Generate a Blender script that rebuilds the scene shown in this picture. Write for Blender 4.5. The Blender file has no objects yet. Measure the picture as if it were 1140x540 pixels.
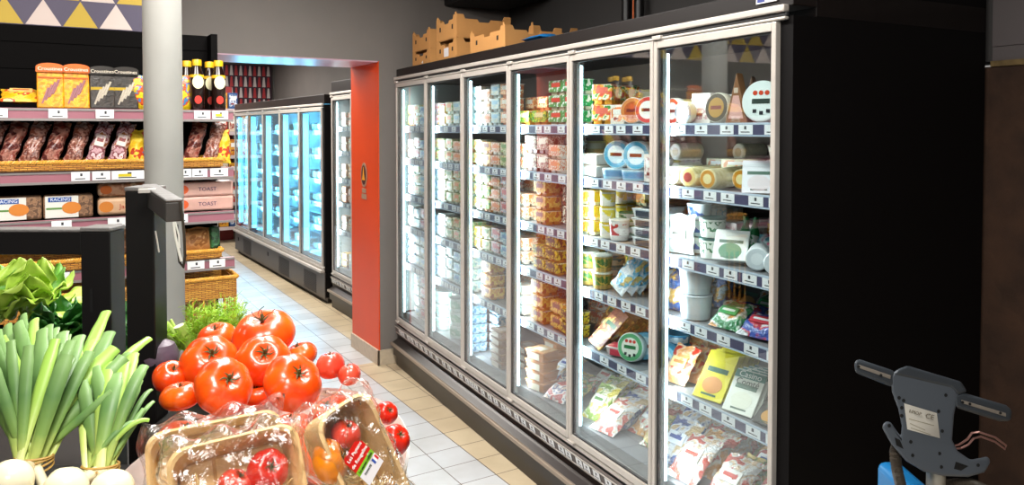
import bpy, math, random
from mathutils import Vector, Matrix, Euler
random.seed(7)
scene = bpy.context.scene
PI = math.pi
R = math.radians

# ------------------------------------------------------------------ camera, world, lights, exposure
F_PX, EYE, YAW, PITCH = 840.0, 1.742, R(31.5), R(1.6)
cam_data = bpy.data.cameras.new('camera')
cam = bpy.data.objects.new('camera', cam_data)
scene.collection.objects.link(cam)
cam_data.sensor_width = 36.0
cam_data.lens = F_PX / 1140 * 36.0
cam_data.shift_y = -103.0 / 1140
cam_data.clip_start = 0.02
cam.location = (0, 0, EYE)
cam.rotation_euler = (PI / 2 - PITCH, 0, -YAW)
scene.camera = cam

world = bpy.data.worlds.new('world')
scene.world = world
world.use_nodes = True
world.node_tree.nodes['Background'].inputs[0].default_value = (1.0, 0.96, 0.92, 1)
world.node_tree.nodes['Background'].inputs[1].default_value = 0.22

scene.view_settings.view_transform = 'Standard'
scene.view_settings.look = 'None'
scene.view_settings.gamma = 1
scene.view_settings.use_curve_mapping = False
scene.view_settings.exposure = 0.42
scene.cycles.use_denoising = True
scene.cycles.max_bounces = 8
scene.cycles.diffuse_bounces = 3
scene.cycles.glossy_bounces = 4
scene.cycles.transmission_bounces = 6
scene.cycles.transparent_max_bounces = 24
scene.cycles.caustics_reflective = False
scene.cycles.caustics_refractive = False
scene.cycles.sample_clamp_indirect = 4.0

def area(name, loc, rot, sx, sy, power, color=(1, 1, 1), parent=None, spread=180):
    l = bpy.data.lights.new(name, 'AREA')
    l.shape = 'RECTANGLE'; l.size = sx; l.size_y = sy
    l.energy = power; l.color = color; l.spread = R(spread)
    o = bpy.data.objects.new(name, l)
    scene.collection.objects.link(o)
    o.location = loc; o.rotation_euler = rot
    if parent: o.parent = parent
    return o

area('aisle_lamp', (0.9, 2.6, 2.95), (0, 0, R(-4)), 0.5, 3.2, 95, (1, 0.97, 0.93))
area('bread_fill_light', (-0.7, 3.1, 2.9), (R(24), 0, 0), 2.6, 0.3, 42, (1, 0.92, 0.85))  # unseen light, added over the shelving to brighten frieze and bread
area('produce_lamp', (0.05, 0.35, 2.85), (R(10), 0, 0), 0.7, 0.5, 30, (1, 0.96, 0.9))
area('behind_camera_light', (-0.9, -0.9, 2.9), (R(30), 0, R(-20)), 0.8, 0.8, 26, (1, 0.95, 0.88))  # unseen area light behind the camera, no fixture
area('rear_aisle_lamp', (1.5, 7.6, 2.93), (0, 0, 0), 0.6, 3.0, 105, (1, 0.95, 0.88))
area('rear_store_lamp', (1.6, 11.2, 2.93), (0, 0, 0), 1.5, 2.0, 70, (1, 0.95, 0.9))

# ------------------------------------------------------------------ coordinates
_cy, _sy, _cp, _sp = math.cos(YAW), math.sin(YAW), math.cos(PITCH), math.sin(PITCH)
CR = Vector((_cy, -_sy, 0))
CF = Vector((_sy * _cp, _cy * _cp, -_sp))
CU = CR.cross(CF)
def at(px, py, d):
    """world point that the photograph shows at px, py at a distance of d metres"""
    return Vector((0, 0, EYE)) + CR * ((px - 570) / F_PX * d) + CU * ((167 - py) / F_PX * d) + CF * d
FA = R(4.1)                                     # the big case is turned 4.1 degrees from the tile grid
def fw(xf, yf, z=0.0):
    return Vector((xf * math.cos(FA) + yf * math.sin(FA), -xf * math.sin(FA) + yf * math.cos(FA), z))
def yf_px(px, xf):
    return xf / math.tan(R(27.4) + math.atan((px - 570) / F_PX))
def gx(px, Y):
    return Y * math.tan(YAW + math.atan((px - 570) / F_PX))

# ------------------------------------------------------------------ materials
_mats = {}
def srgb(c):
    if isinstance(c, str):
        c = c.lstrip('#'); c = [int(c[i:i + 2], 16) / 255 for i in (0, 2, 4)]
        return tuple((x / 12.92 if x <= 0.04045 else ((x + 0.055) / 1.055) ** 2.4) for x in c)
    return tuple(c)
def mat(key, col, rough=0.5, metal=0.0, spec=0.5, noise=0.0, nscale=20, bump=0.0, bscale=60, coat=0.0, emit=None, es=0, sss=0):
    if key in _mats: return _mats[key]
    m = bpy.data.materials.new(key); m.use_nodes = True
    nt = m.node_tree; b = nt.nodes['Principled BSDF']
    c = srgb(col)
    b.inputs['Base Color'].default_value = (*c, 1)
    b.inputs['Roughness'].default_value = rough
    b.inputs['Metallic'].default_value = metal
    b.inputs['Specular IOR Level'].default_value = spec
    b.inputs['Coat Weight'].default_value = coat
    b.inputs['Coat Roughness'].default_value = 0.08
    if sss:
        b.inputs['Subsurface Weight'].default_value = sss
        b.inputs['Subsurface Radius'].default_value = (0.02, 0.008, 0.004)
        b.inputs['Subsurface Scale'].default_value = 0.5
    if emit:
        b.inputs['Emission Color'].default_value = (*srgb(emit), 1)
        b.inputs['Emission Strength'].default_value = es
    tc = nt.nodes.new('ShaderNodeTexCoord')
    if noise:
        n = nt.nodes.new('ShaderNodeTexNoise'); n.inputs['Scale'].default_value = nscale; n.inputs['Detail'].default_value = 4
        nt.links.new(tc.outputs['Object'], n.inputs['Vector'])
        r = nt.nodes.new('ShaderNodeValToRGB')
        r.color_ramp.elements[0].position = 0.3; r.color_ramp.elements[1].position = 0.7
        r.color_ramp.elements[0].color = (*[x * (1 - noise) for x in c], 1)
        r.color_ramp.elements[1].color = (*[min(1, x * (1 + noise)) for x in c], 1)
        nt.links.new(n.outputs['Fac'], r.inputs['Fac']); nt.links.new(r.outputs['Color'], b.inputs['Base Color'])
    if bump:
        n = nt.nodes.new('ShaderNodeTexNoise'); n.inputs['Scale'].default_value = bscale; n.inputs['Detail'].default_value = 3
        nt.links.new(tc.outputs['Object'], n.inputs['Vector'])
        bp = nt.nodes.new('ShaderNodeBump'); bp.inputs['Strength'].default_value = bump; bp.inputs['Distance'].default_value = 0.01
        nt.links.new(n.outputs['Fac'], bp.inputs['Height']); nt.links.new(bp.outputs['Normal'], b.inputs['Normal'])
    _mats[key] = m
    return m
def pr(cols, scale=14, rough=0.35, crinkle=0.0, stretch=(1, 1, 1), soft=False):
    """printed packaging: patches of several inks"""
    key = 'print_' + '_'.join(c.strip('#') for c in cols) + f'_{scale}_{crinkle}_{soft}'
    if key in _mats: return _mats[key]
    m = bpy.data.materials.new(key[:60]); m.use_nodes = True
    nt = m.node_tree; b = nt.nodes['Principled BSDF']; b.inputs['Roughness'].default_value = rough
    tc = nt.nodes.new('ShaderNodeTexCoord'); mp = nt.nodes.new('ShaderNodeMapping')
    mp.inputs['Scale'].default_value = stretch
    n = nt.nodes.new('ShaderNodeTexNoise'); n.inputs['Scale'].default_value = scale; n.inputs['Detail'].default_value = 2
    r = nt.nodes.new('ShaderNodeValToRGB'); cr = r.color_ramp; cr.interpolation = 'EASE' if soft else 'CONSTANT'
    k = len(cols); lo, hi = 0.36, 0.64
    cr.elements[0].position = 0; cr.elements[0].color = (*srgb(cols[0]), 1)
    cr.elements[1].position = lo + (hi - lo) / k; cr.elements[1].color = (*srgb(cols[1 % k]), 1)
    for i in range(2, k):
        e = cr.elements.new(lo + (hi - lo) * i / k); e.color = (*srgb(cols[i]), 1)
    nt.links.new(tc.outputs['Object'], mp.inputs[0]); nt.links.new(mp.outputs[0], n.inputs['Vector'])
    nt.links.new(n.outputs['Fac'], r.inputs['Fac']); nt.links.new(r.outputs['Color'], b.inputs['Base Color'])
    if crinkle >= 0.9: b.inputs['Coat Weight'].default_value = 0.7; b.inputs['Coat Roughness'].default_value = 0.12
    if crinkle:
        n2 = nt.nodes.new('ShaderNodeTexNoise'); n2.inputs['Scale'].default_value = 45; n2.inputs['Detail'].default_value = 3; n2.inputs['Distortion'].default_value = 1.5
        bp = nt.nodes.new('ShaderNodeBump'); bp.inputs['Strength'].default_value = crinkle; bp.inputs['Distance'].default_value = 0.02
        nt.links.new(tc.outputs['Object'], n2.inputs['Vector'])
        nt.links.new(n2.outputs['Fac'], bp.inputs['Height']); nt.links.new(bp.outputs['Normal'], b.inputs['Normal'])
    _mats[key] = m
    return m
def glass_mat(key='door_glass', tint=(0.93, 0.97, 0.97), ior=1.5, rough=0.0, bump=0.0, base=0.0, gcol=(1, 1, 1)):
    if key in _mats: return _mats[key]
    m = bpy.data.materials.new(key); m.use_nodes = True
    nt = m.node_tree; nt.nodes.clear()
    out = nt.nodes.new('ShaderNodeOutputMaterial'); mix = nt.nodes.new('ShaderNodeMixShader')
    tr = nt.nodes.new('ShaderNodeBsdfTransparent'); tr.inputs[0].default_value = (*tint, 1)
    gl = nt.nodes.new('ShaderNodeBsdfGlossy'); gl.inputs['Roughness'].default_value = rough; gl.inputs['Color'].default_value = (*gcol, 1)
    fr = nt.nodes.new('ShaderNodeLayerWeight'); fr.inputs['Blend'].default_value = 0.5
    pw = nt.nodes.new('ShaderNodeMath'); pw.operation = 'POWER'; pw.inputs[1].default_value = 4.0
    ad = nt.nodes.new('ShaderNodeMath'); ad.operation = 'ADD'; ad.inputs[1].default_value = 0.085 + base; ad.use_clamp = True
    nt.links.new(fr.outputs['Facing'], pw.inputs[0])
    nt.links.new(pw.outputs[0], ad.inputs[0]); nt.links.new(ad.outputs[0], mix.inputs[0])
    nt.links.new(tr.outputs[0], mix.inputs[1]); nt.links.new(gl.outputs[0], mix.inputs[2]); nt.links.new(mix.outputs[0], out.inputs[0])
    if bump:
        tc = nt.nodes.new('ShaderNodeTexCoord')
        n = nt.nodes.new('ShaderNodeTexNoise'); n.inputs['Scale'].default_value = 22; n.inputs['Detail'].default_value = 3; n.inputs['Distortion'].default_value = 2.5
        bp = nt.nodes.new('ShaderNodeBump'); bp.inputs['Strength'].default_value = bump; bp.inputs['Distance'].default_value = 0.03
        nt.links.new(tc.outputs['Object'], n.inputs['Vector']); nt.links.new(n.outputs['Fac'], bp.inputs['Height'])
        nt.links.new(bp.outputs['Normal'], gl.inputs['Normal']); nt.links.new(bp.outputs['Normal'], fr.inputs['Normal'])
    _mats[key] = m
    return m
def t_mat(key, stops, rough=0.4, streak=0.0, coat=0.0):
    """colour that runs along a stalk or leaf (attribute t, 0 at the base)"""
    if key in _mats: return _mats[key]
    m = bpy.data.materials.new(key); m.use_nodes = True
    nt = m.node_tree; b = nt.nodes['Principled BSDF']; b.inputs['Roughness'].default_value = rough; b.inputs['Coat Weight'].default_value = coat
    at_ = nt.nodes.new('ShaderNodeAttribute'); at_.attribute_name = 't'
    r = nt.nodes.new('ShaderNodeValToRGB'); cr = r.color_ramp
    cr.elements[0].position, cr.elements[0].color = stops[0][0], (*srgb(stops[0][1]), 1)
    cr.elements[1].position, cr.elements[1].color = stops[-1][0], (*srgb(stops[-1][1]), 1)
    for p, c in stops[1:-1]:
        e = cr.elements.new(p); e.color = (*srgb(c), 1)
    n = nt.nodes.new('ShaderNodeTexNoise'); n.inputs['Scale'].default_value = 60
    tc = nt.nodes.new('ShaderNodeTexCoord'); nt.links.new(tc.outputs['Object'], n.inputs['Vector'])
    mu = nt.nodes.new('ShaderNodeMath'); mu.operation = 'MULTIPLY_ADD'; mu.inputs[1].default_value = streak; 
    nt.links.new(n.outputs['Fac'], mu.inputs[0]); nt.links.new(at_.outputs['Fac'], mu.inputs[2])
    nt.links.new(mu.outputs[0], r.inputs['Fac']); nt.links.new(r.outputs['Color'], b.inputs['Base Color'])
    _mats[key] = m
    return m

# ------------------------------------------------------------------ mesh builder
class MB:
    def __init__(s): s.v = []; s.f = []; s.mi = []; s.t = []
    def add(s, vs, fs, m=0, M=None, t=None):
        k = len(s.v)
        for i, p in enumerate(vs):
            p = Vector(p)
            s.v.append(M @ p if M else p); s.t.append(t[i] if t else 0.0)
        for j, f in enumerate(fs):
            s.f.append([k + a for a in f]); s.mi.append(m[j] if isinstance(m, (list, tuple)) else m)
        return s
    def box(s, x0, x1, y0, y1, z0, z1, m=0, M=None, top=1.0, topy=None):
        topy = top if topy is None else topy
        cx, cy = (x0 + x1) / 2, (y0 + y1) / 2
        a = [(x0, y0, z0), (x1, y0, z0), (x1, y1, z0), (x0, y1, z0)]
        b = [(cx + (x - cx) * top, cy + (y - cy) * topy, z1) for x, y, z in a]
        return s.add(a + b, [(0, 3, 2, 1), (4, 5, 6, 7), (0, 1, 5, 4), (1, 2, 6, 5), (2, 3, 7, 6), (3, 0, 4, 7)], m, M)
    def lathe(s, prof, n=20, m=0, M=None, sx=1, sy=1):
        vs = []; fs = []; ms = []
        for r, z in prof:
            for i in range(n):
                a = 2 * PI * i / n; vs.append((r * sx * math.cos(a), r * sy * math.sin(a), z))
        for j in range(len(prof) - 1):
            for i in range(n):
                fs.append((j * n + i, j * n + (i + 1) % n, (j + 1) * n + (i + 1) % n, (j + 1) * n + i))
                ms.append(m[j] if isinstance(m, (list, tuple)) else m)
        if prof[0][0] > 1e-6: fs.append(tuple(reversed(range(n)))); ms.append(ms[0])
        if prof[-1][0] > 1e-6: fs.append(tuple((len(prof) - 1) * n + i for i in range(n))); ms.append(ms[len(ms) - 1] if not isinstance(m, (list, tuple)) else m[-1])
        return s.add(vs, fs, ms, M)
    def tube(s, pts, rad, n=8, m=0, M=None, flat=1.0, cap=True, side=None):
        pts = [Vector(p) for p in pts]; L = len(pts)
        if not isinstance(rad, (list, tuple)): rad = [rad] * L
        vs = []; fs = []; ts = []
        up = None
        for j, p in enumerate(pts):
            d = (pts[min(j + 1, L - 1)] - pts[max(j - 1, 0)])
            if d.length < 1e-9: d = Vector((0, 0, 1))
            d.normalize()
            if up is None:
                up = side.copy() if side is not None else (Vector((0, 0, 1)) if abs(d.z) < 0.9 else Vector((1, 0, 0)))
            up = (up - d * up.dot(d))
            if up.length < 1e-6: up = d.orthogonal()
            up.normalize(); q = d.cross(up)
            for i in range(n):
                a = 2 * PI * i / n
                vs.append(p + (q * math.cos(a) + up * math.sin(a) * flat) * rad[j]); ts.append(j / (L - 1))
        for j in range(L - 1):
            for i in range(n):
                fs.append((j * n + i, j * n + (i + 1) % n, (j + 1) * n + (i + 1) % n, (j + 1) * n + i))
        if cap:
            fs.append(tuple(reversed(range(n)))); fs.append(tuple((L - 1) * n + i for i in range(n)))
        return s.add(vs, fs, m, M, ts)
    def prism(s, poly, y0, y1, m=0, M=None):
        """outline in x,z pushed along y"""
        n = len(poly)
        vs = [(x, y0, z) for x, z in poly] + [(x, y1, z) for x, z in poly]
        fs = [tuple(range(n)), tuple(reversed(range(n, 2 * n)))] + [(i, i + n, (i + 1) % n + n, (i + 1) % n) for i in range(n)]
        return s.add(vs, fs, m, M)
    def build(s, name, mats, parent=None, smooth=True, bevel=0.0, seg=2, sub=0, solid=0, angle=38):
        me = bpy.data.meshes.new(name)
        me.from_pydata([tuple(v) for v in s.v], [], s.f)
        if not isinstance(mats, (list, tuple)): mats = [mats]
        for x in mats: me.materials.append(x)
        me.polygons.foreach_set('material_index', s.mi)
        if any(s.t):
            a = me.attributes.new('t', 'FLOAT', 'POINT'); a.data.foreach_set('value', s.t)
        me.update()
        if smooth:
            me.polygons.foreach_set('use_smooth', [True] * len(me.polygons))
            me.set_sharp_from_angle(angle=R(angle))
        o = bpy.data.objects.new(name, me); scene.collection.objects.link(o)
        if parent: o.parent = parent
        if solid:
            md = o.modifiers.new('solid', 'SOLIDIFY'); md.thickness = solid; md.offset = 0
        if bevel:
            md = o.modifiers.new('bevel', 'BEVEL'); md.width = bevel; md.segments = seg; md.limit_method = 'ANGLE'; md.angle_limit = R(40)
        if sub:
            md = o.modifiers.new('sub', 'SUBSURF'); md.levels = sub; md.render_levels = sub
        return o
def empty(name, loc=(0, 0, 0), rz=0.0):
    o = bpy.data.objects.new(name, None); scene.collection.objects.link(o)
    o.empty_display_size = 0.05; o.location = loc; o.rotation_euler = (0, 0, rz)
    return o
def tag(o, label, cat, group=None):
    o['label'] = label; o['category'] = cat
    if group: o['group'] = group
    return o
def struct(name, mb, m, **k):
    o = mb.build(name, m, **k); o['kind'] = 'structure'; return o
def text(s, size, m, parent, M, name='lettering', depth=0.0004, sx=1.0):
    cu = bpy.data.curves.new('t', 'FONT'); cu.body = s; cu.size = size; cu.align_x = 'CENTER'; cu.align_y = 'CENTER'; cu.extrude = depth
    cu.resolution_u = 2
    to = bpy.data.objects.new('t', cu); scene.collection.objects.link(to)
    bpy.context.view_layer.update()
    me = bpy.data.meshes.new_from_object(to.evaluated_get(bpy.context.evaluated_depsgraph_get()))
    bpy.data.objects.remove(to)
    me.transform(M @ Matrix.Rotation(PI / 2, 4, 'X') @ Matrix.Diagonal((sx, 1, 1, 1)))
    me.materials.clear(); me.materials.append(m)
    o = bpy.data.objects.new(name, me); scene.collection.objects.link(o)
    if parent: o.parent = parent
    return o
T = Matrix.Translation
def RX(a): return Matrix.Rotation(a, 4, 'X')
def RY(a): return Matrix.Rotation(a, 4, 'Y')
def RZ(a): return Matrix.Rotation(a, 4, 'Z')

# a kind of product: built once, then copied with its parts
from mathutils.bvhtree import BVHTree
_kinds = {}; _shape = {}; _used = set()
def ensure(key, builder):
    if key not in _kinds:
        root = builder(); _kinds[key] = root
        vs, fs = [], []
        for o in [root] + list(root.children):
            if o.type != 'MESH': continue
            k = len(vs); vs += [v.co.copy() for v in o.data.vertices]; fs += [[k + i for i in p.vertices] for p in o.data.polygons]
        _shape[key] = (vs, fs)
def bvh_of(key, M, grow=1.0):
    vs, fs = _shape[key]
    w = [M @ (v * grow) for v in vs]
    lo = Vector((min(v.x for v in w), min(v.y for v in w), min(v.z for v in w))); hi = Vector((max(v.x for v in w), max(v.y for v in w), max(v.z for v in w)))
    return (BVHTree.FromPolygons(w, fs), lo, hi)
def hits(a, b):
    for i in range(3):
        if a[1][i] > b[2][i] or b[1][i] > a[2][i]: return False
    return bool(a[0].overlap(b[0]))
def place(key, builder, M, label, cat, group):
    ensure(key, builder)
    if key not in _used:
        o = _kinds[key]; _used.add(key)
    else:
        src = _kinds[key]; o = src.copy(); scene.collection.objects.link(o)
        for ch in src.children:
            c = ch.copy(); scene.collection.objects.link(c); c.parent = o
            for g in ch.children:
                d = g.copy(); scene.collection.objects.link(d); d.parent = c
    o.matrix_basis = M
    tag(o, label, cat, group)
    return o

# ------------------------------------------------------------------ the setting
def tile_mat(key, thresh):
    m = bpy.data.materials.new(key); m.use_nodes = True
    nt = m.node_tree; b = nt.nodes['Principled BSDF']; b.inputs['Roughness'].default_value = 0.33; b.inputs['Specular IOR Level'].default_value = 0.45
    tc = nt.nodes.new('ShaderNodeTexCoord'); mp = nt.nodes.new('ShaderNodeMapping')
    mp.inputs['Location'].default_value = (-0.095 + 20, -0.046 + 20, 0)
    br = nt.nodes.new('ShaderNodeTexBrick'); br.offset = 0; br.squash = 1
    br.inputs['Scale'].default_value = 1; br.inputs['Brick Width'].default_value = 0.2; br.inputs['Row Height'].default_value = 0.2
    br.inputs['Mortar Size'].default_value = 0.0026; br.inputs['Mortar Smooth'].default_value = 0.1; br.inputs['Bias'].default_value = 0
    br.inputs['Mortar'].default_value = (*srgb('#5a4c42'), 1)
    nt.links.new(tc.outputs['Object'], mp.inputs[0]); nt.links.new(mp.outputs[0], br.inputs['Vector'])
    sp = nt.nodes.new('ShaderNodeSeparateXYZ'); nt.links.new(tc.outputs['Object'], sp.inputs[0])
    gt = nt.nodes.new('ShaderNodeMath'); gt.operation = 'GREATER_THAN'; gt.inputs[1].default_value = thresh
    nt.links.new(sp.outputs['X'], gt.inputs[0])
    for nm, c1, c2 in (('Color1', '#cbcdce', '#cdbd9f'), ('Color2', '#c0c3c6', '#c4b294')):
        mx = nt.nodes.new('ShaderNodeMix'); mx.data_type = 'RGBA'
        mx.inputs[6].default_value = (*srgb(c1), 1); mx.inputs[7].default_value = (*srgb(c2), 1)
        nt.links.new(gt.outputs[0], mx.inputs[0]); nt.links.new(mx.outputs[2], br.inputs[nm])
    n = nt.nodes.new('ShaderNodeTexNoise'); n.inputs['Scale'].default_value = 3; n.inputs['Detail'].default_value = 6
    nt.links.new(tc.outputs['Object'], n.inputs['Vector'])
    r = nt.nodes.new('ShaderNodeValToRGB'); r.color_ramp.elements[0].color = (0.8, 0.78, 0.75, 1); r.color_ramp.elements[0].position = 0.3
    r.color_ramp.elements[1].color = (1, 1, 1, 1); r.color_ramp.elements[1].position = 0.6
    nt.links.new(n.outputs['Fac'], r.inputs['Fac'])
    mu = nt.nodes.new('ShaderNodeMix'); mu.data_type = 'RGBA'; mu.blend_type = 'MULTIPLY'; mu.inputs[0].default_value = 1
    nt.links.new(br.outputs['Color'], mu.inputs[6]); nt.links.new(r.outputs['Color'], mu.inputs[7]); nt.links.new(mu.outputs[2], b.inputs['Base Color'])
    return m
struct('floor', MB().box(-4.5, 4, -1.6, 5.3, -0.1, 0), tile_mat('tile_front', 1.895), smooth=False)
struct('floor_rear', MB().box(-4.5, 4, 5.3, 13.4, -0.1, 0), tile_mat('tile_rear', 2.095), smooth=False)
struct('ceiling', MB().box(-4.5, 4, -1.6, 13.4, 3.0, 3.1), mat('ceiling_paint', '#4a4644', 0.9), smooth=False)
grey = mat('grey_wall_paint', '#77716c', 0.75, noise=0.05, nscale=3)
darkgrey = mat('dark_wall_paint', '#3d3b3a', 0.8, noise=0.06, nscale=3)
wl = MB().box(-4.4, 0.73, 5.215, 5.785, 0, 3.0).box(0.73, 2.055, 5.215, 5.785, 2.236, 3.0).box(2.055, 3.9, 5.215, 5.785, 0, 3.0)
struct('wall_back', wl, grey, smooth=False)
orange = mat('orange_paint', '#dc480f', 0.42, spec=0.45, noise=0.04, nscale=2)
lilac = mat('soffit_glare_tint', '#c9a3b4', 0.3, spec=0.5)  # pale lilac puts the glare on the soffit into its colour
struct('trim_1', MB().box(2.047, 2.0555, 5.213, 5.787, 0.11, 2.236), orange, smooth=False)
struct('trim_2', MB().box(0.7295, 0.738, 5.213, 5.787, 0, 2.236), orange, smooth=False)
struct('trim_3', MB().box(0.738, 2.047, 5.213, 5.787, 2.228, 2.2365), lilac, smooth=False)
skirt = mat('skirting_tile', '#c2b49e', 0.5, noise=0.08, nscale=30)
struct('baseboard_back', MB().box(2.034, 2.2, 5.2, 5.216, 0, 0.112).box(2.034, 2.048, 5.2, 5.79, 0, 0.112), skirt, smooth=False, bevel=0.002)

# wall behind the big case: raw plaster below, grey above, turned with the case
def fbox(mb, x0, x1, y0, y1, z0, z1, m=0):
    return mb.box(x0, x1, y0, y1, z0, z1, m, RZ(-FA))
rough_wall = mat('raw_brown_plaster', '#3a2517', 0.9, noise=0.35, nscale=9, bump=0.8, bscale=25)
upper_wall = mat('upper_wall_paint', '#5d5656', 0.8, noise=0.06, nscale=4, bump=0.1, bscale=30)
struct('wall_right', fbox(fbox(MB(), 2.78, 2.95, -1.6, 5.6, 0, 1.965, 0), 2.79, 2.95, -1.6, 5.6, 1.985, 3.0, 1), [rough_wall, darkgrey], smooth=False)
struct('trim_4', fbox(MB(), 2.772, 2.95, -1.6, 1.62, 1.965, 1.985), mat('ledge_plaster', '#6b5836', 0.9, noise=0.3, nscale=30, bump=0.5), smooth=False)
struct('trim_5', fbox(fbox(MB(), 2.784, 2.791, -1.6, 1.62, 1.985, 2.035), 2.782, 2.79, -1.6, 1.62, 2.037, 3.0), upper_wall, smooth=False)
struct('wall_right_rear', MB().box(3.3, 3.45, 5.785, 13.4, 0, 3.0), grey, smooth=False)
struct('wall_far', MB().box(-4.4, 3.45, 13.2, 13.4, 0, 3.0), grey, smooth=False)
struct('wall_left', MB().box(-4.5, -4.4, -1.6, 13.4, 0, 3.0), grey, smooth=False)
# round pillar in the aisle
pc = at(182, 143, 3.4)
struct('pillar', MB().lathe([(0.081, 0), (0.081, 3.0)], 40, 0, T((pc.x, pc.y, 0))), mat('pillar_paint', '#8a8a85', 0.55, noise=0.06, nscale=5, bump=0.15, bscale=8))
# pipes on the wall above the case
for i, (px, d, r, m) in enumerate(((699, 4.35, 0.032, mat('black_pipe', '#0b0a0a', 0.4)), (710, 4.3, 0.026, mat('black_pipe', '#0b0a0a', 0.4)))):
    pass
def pipe(px, r, label, m, z0=2.25):
    xf = 2.72; yf = yf_px(px, xf); p = fw(xf, yf)
    o = MB().lathe([(r, z0), (r, 2.998)], 16, 0, T(p)).lathe([(r * 1.3, 2.7), (r * 1.3, 2.73)], 16, 0, T(p)).build('pipe', m)
    tag(o, label, 'pipe')
pipe(697, 0.03, 'left black pipe rising behind the third door from the right', mat('black_pipe', '#0b0a0a', 0.35))
pipe(711, 0.028, 'right black pipe of the pair rising behind the case', mat('black_pipe', '#0b0a0a', 0.35))
pipe(704.5, 0.006, 'thin copper line between the two black pipes', mat('copper', '#9a4a20', 0.35, metal=0.6))
pipe(543, 0.02, 'thin grey conduit behind the cardboard trays', mat('conduit', '#3a3c42', 0.4))
p_ = fw(2.45, yf_px(566, 2.6))
dm = mat('duct_black', '#0d0a0a', 0.6)
dk = MB().box(-0.25, 0.28, -0.35, 0.3, 2.68, 2.99, 0, T(p_) @ RZ(-FA)).box(-0.3, -0.25, -0.3, 0.25, 2.72, 2.95, 0, T(p_) @ RZ(-FA)).build('duct_unit', dm, bevel=0.01)
tag(dk, 'black box shaped duct unit hanging high above the cardboard trays', 'duct')

# ------------------------------------------------------------------ refrigerated cases
alu = mat('brushed_aluminium', '#c6bfb6', 0.4, metal=0.3, noise=0.05, nscale=8)
gasket = mat('door_gasket', '#2a2a2b', 0.6)
black = mat('case_black', '#17110f', 0.42, spec=0.35)
endblack = mat('end_panel_black', '#060404', 0.7, spec=0.15)
interior = mat('case_liner', '#6e5b4e', 0.55)
shelfm = mat('shelf_steel', '#8c8d90', 0.4, metal=0.2)
railm = mat('price_rail', '#4c4a66', 0.35, spec=0.5)
railclear = mat('rail_clear_edge', '#b8c6d6', 0.25)
tagw = mat('tag_white', '#e9ebec', 0.5)
ink = mat('tag_ink', '#33343a', 0.6)
glassm = glass_mat(ior=1.42)
def tag_mb(mb, y, x, z, w=0.05, h=0.03, lean=0.0, M=None):
    """a paper price tag facing -x at y"""
    MM = (M if M is not None else Matrix.Identity(4)) @ T((x, y, z))
    mb.box(-0.001, 0.0, -w / 2, w / 2, -h / 2, h / 2, 0, MM)
    mb.box(-0.0013, -0.001, -0.004, 0.006, -0.001, h * 0.3, 1, MM)
    mb.box(-0.0013, -0.001, -w * 0.3, w * 0.34, -h * 0.32, -h * 0.22, 1, MM)
    return mb
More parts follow.
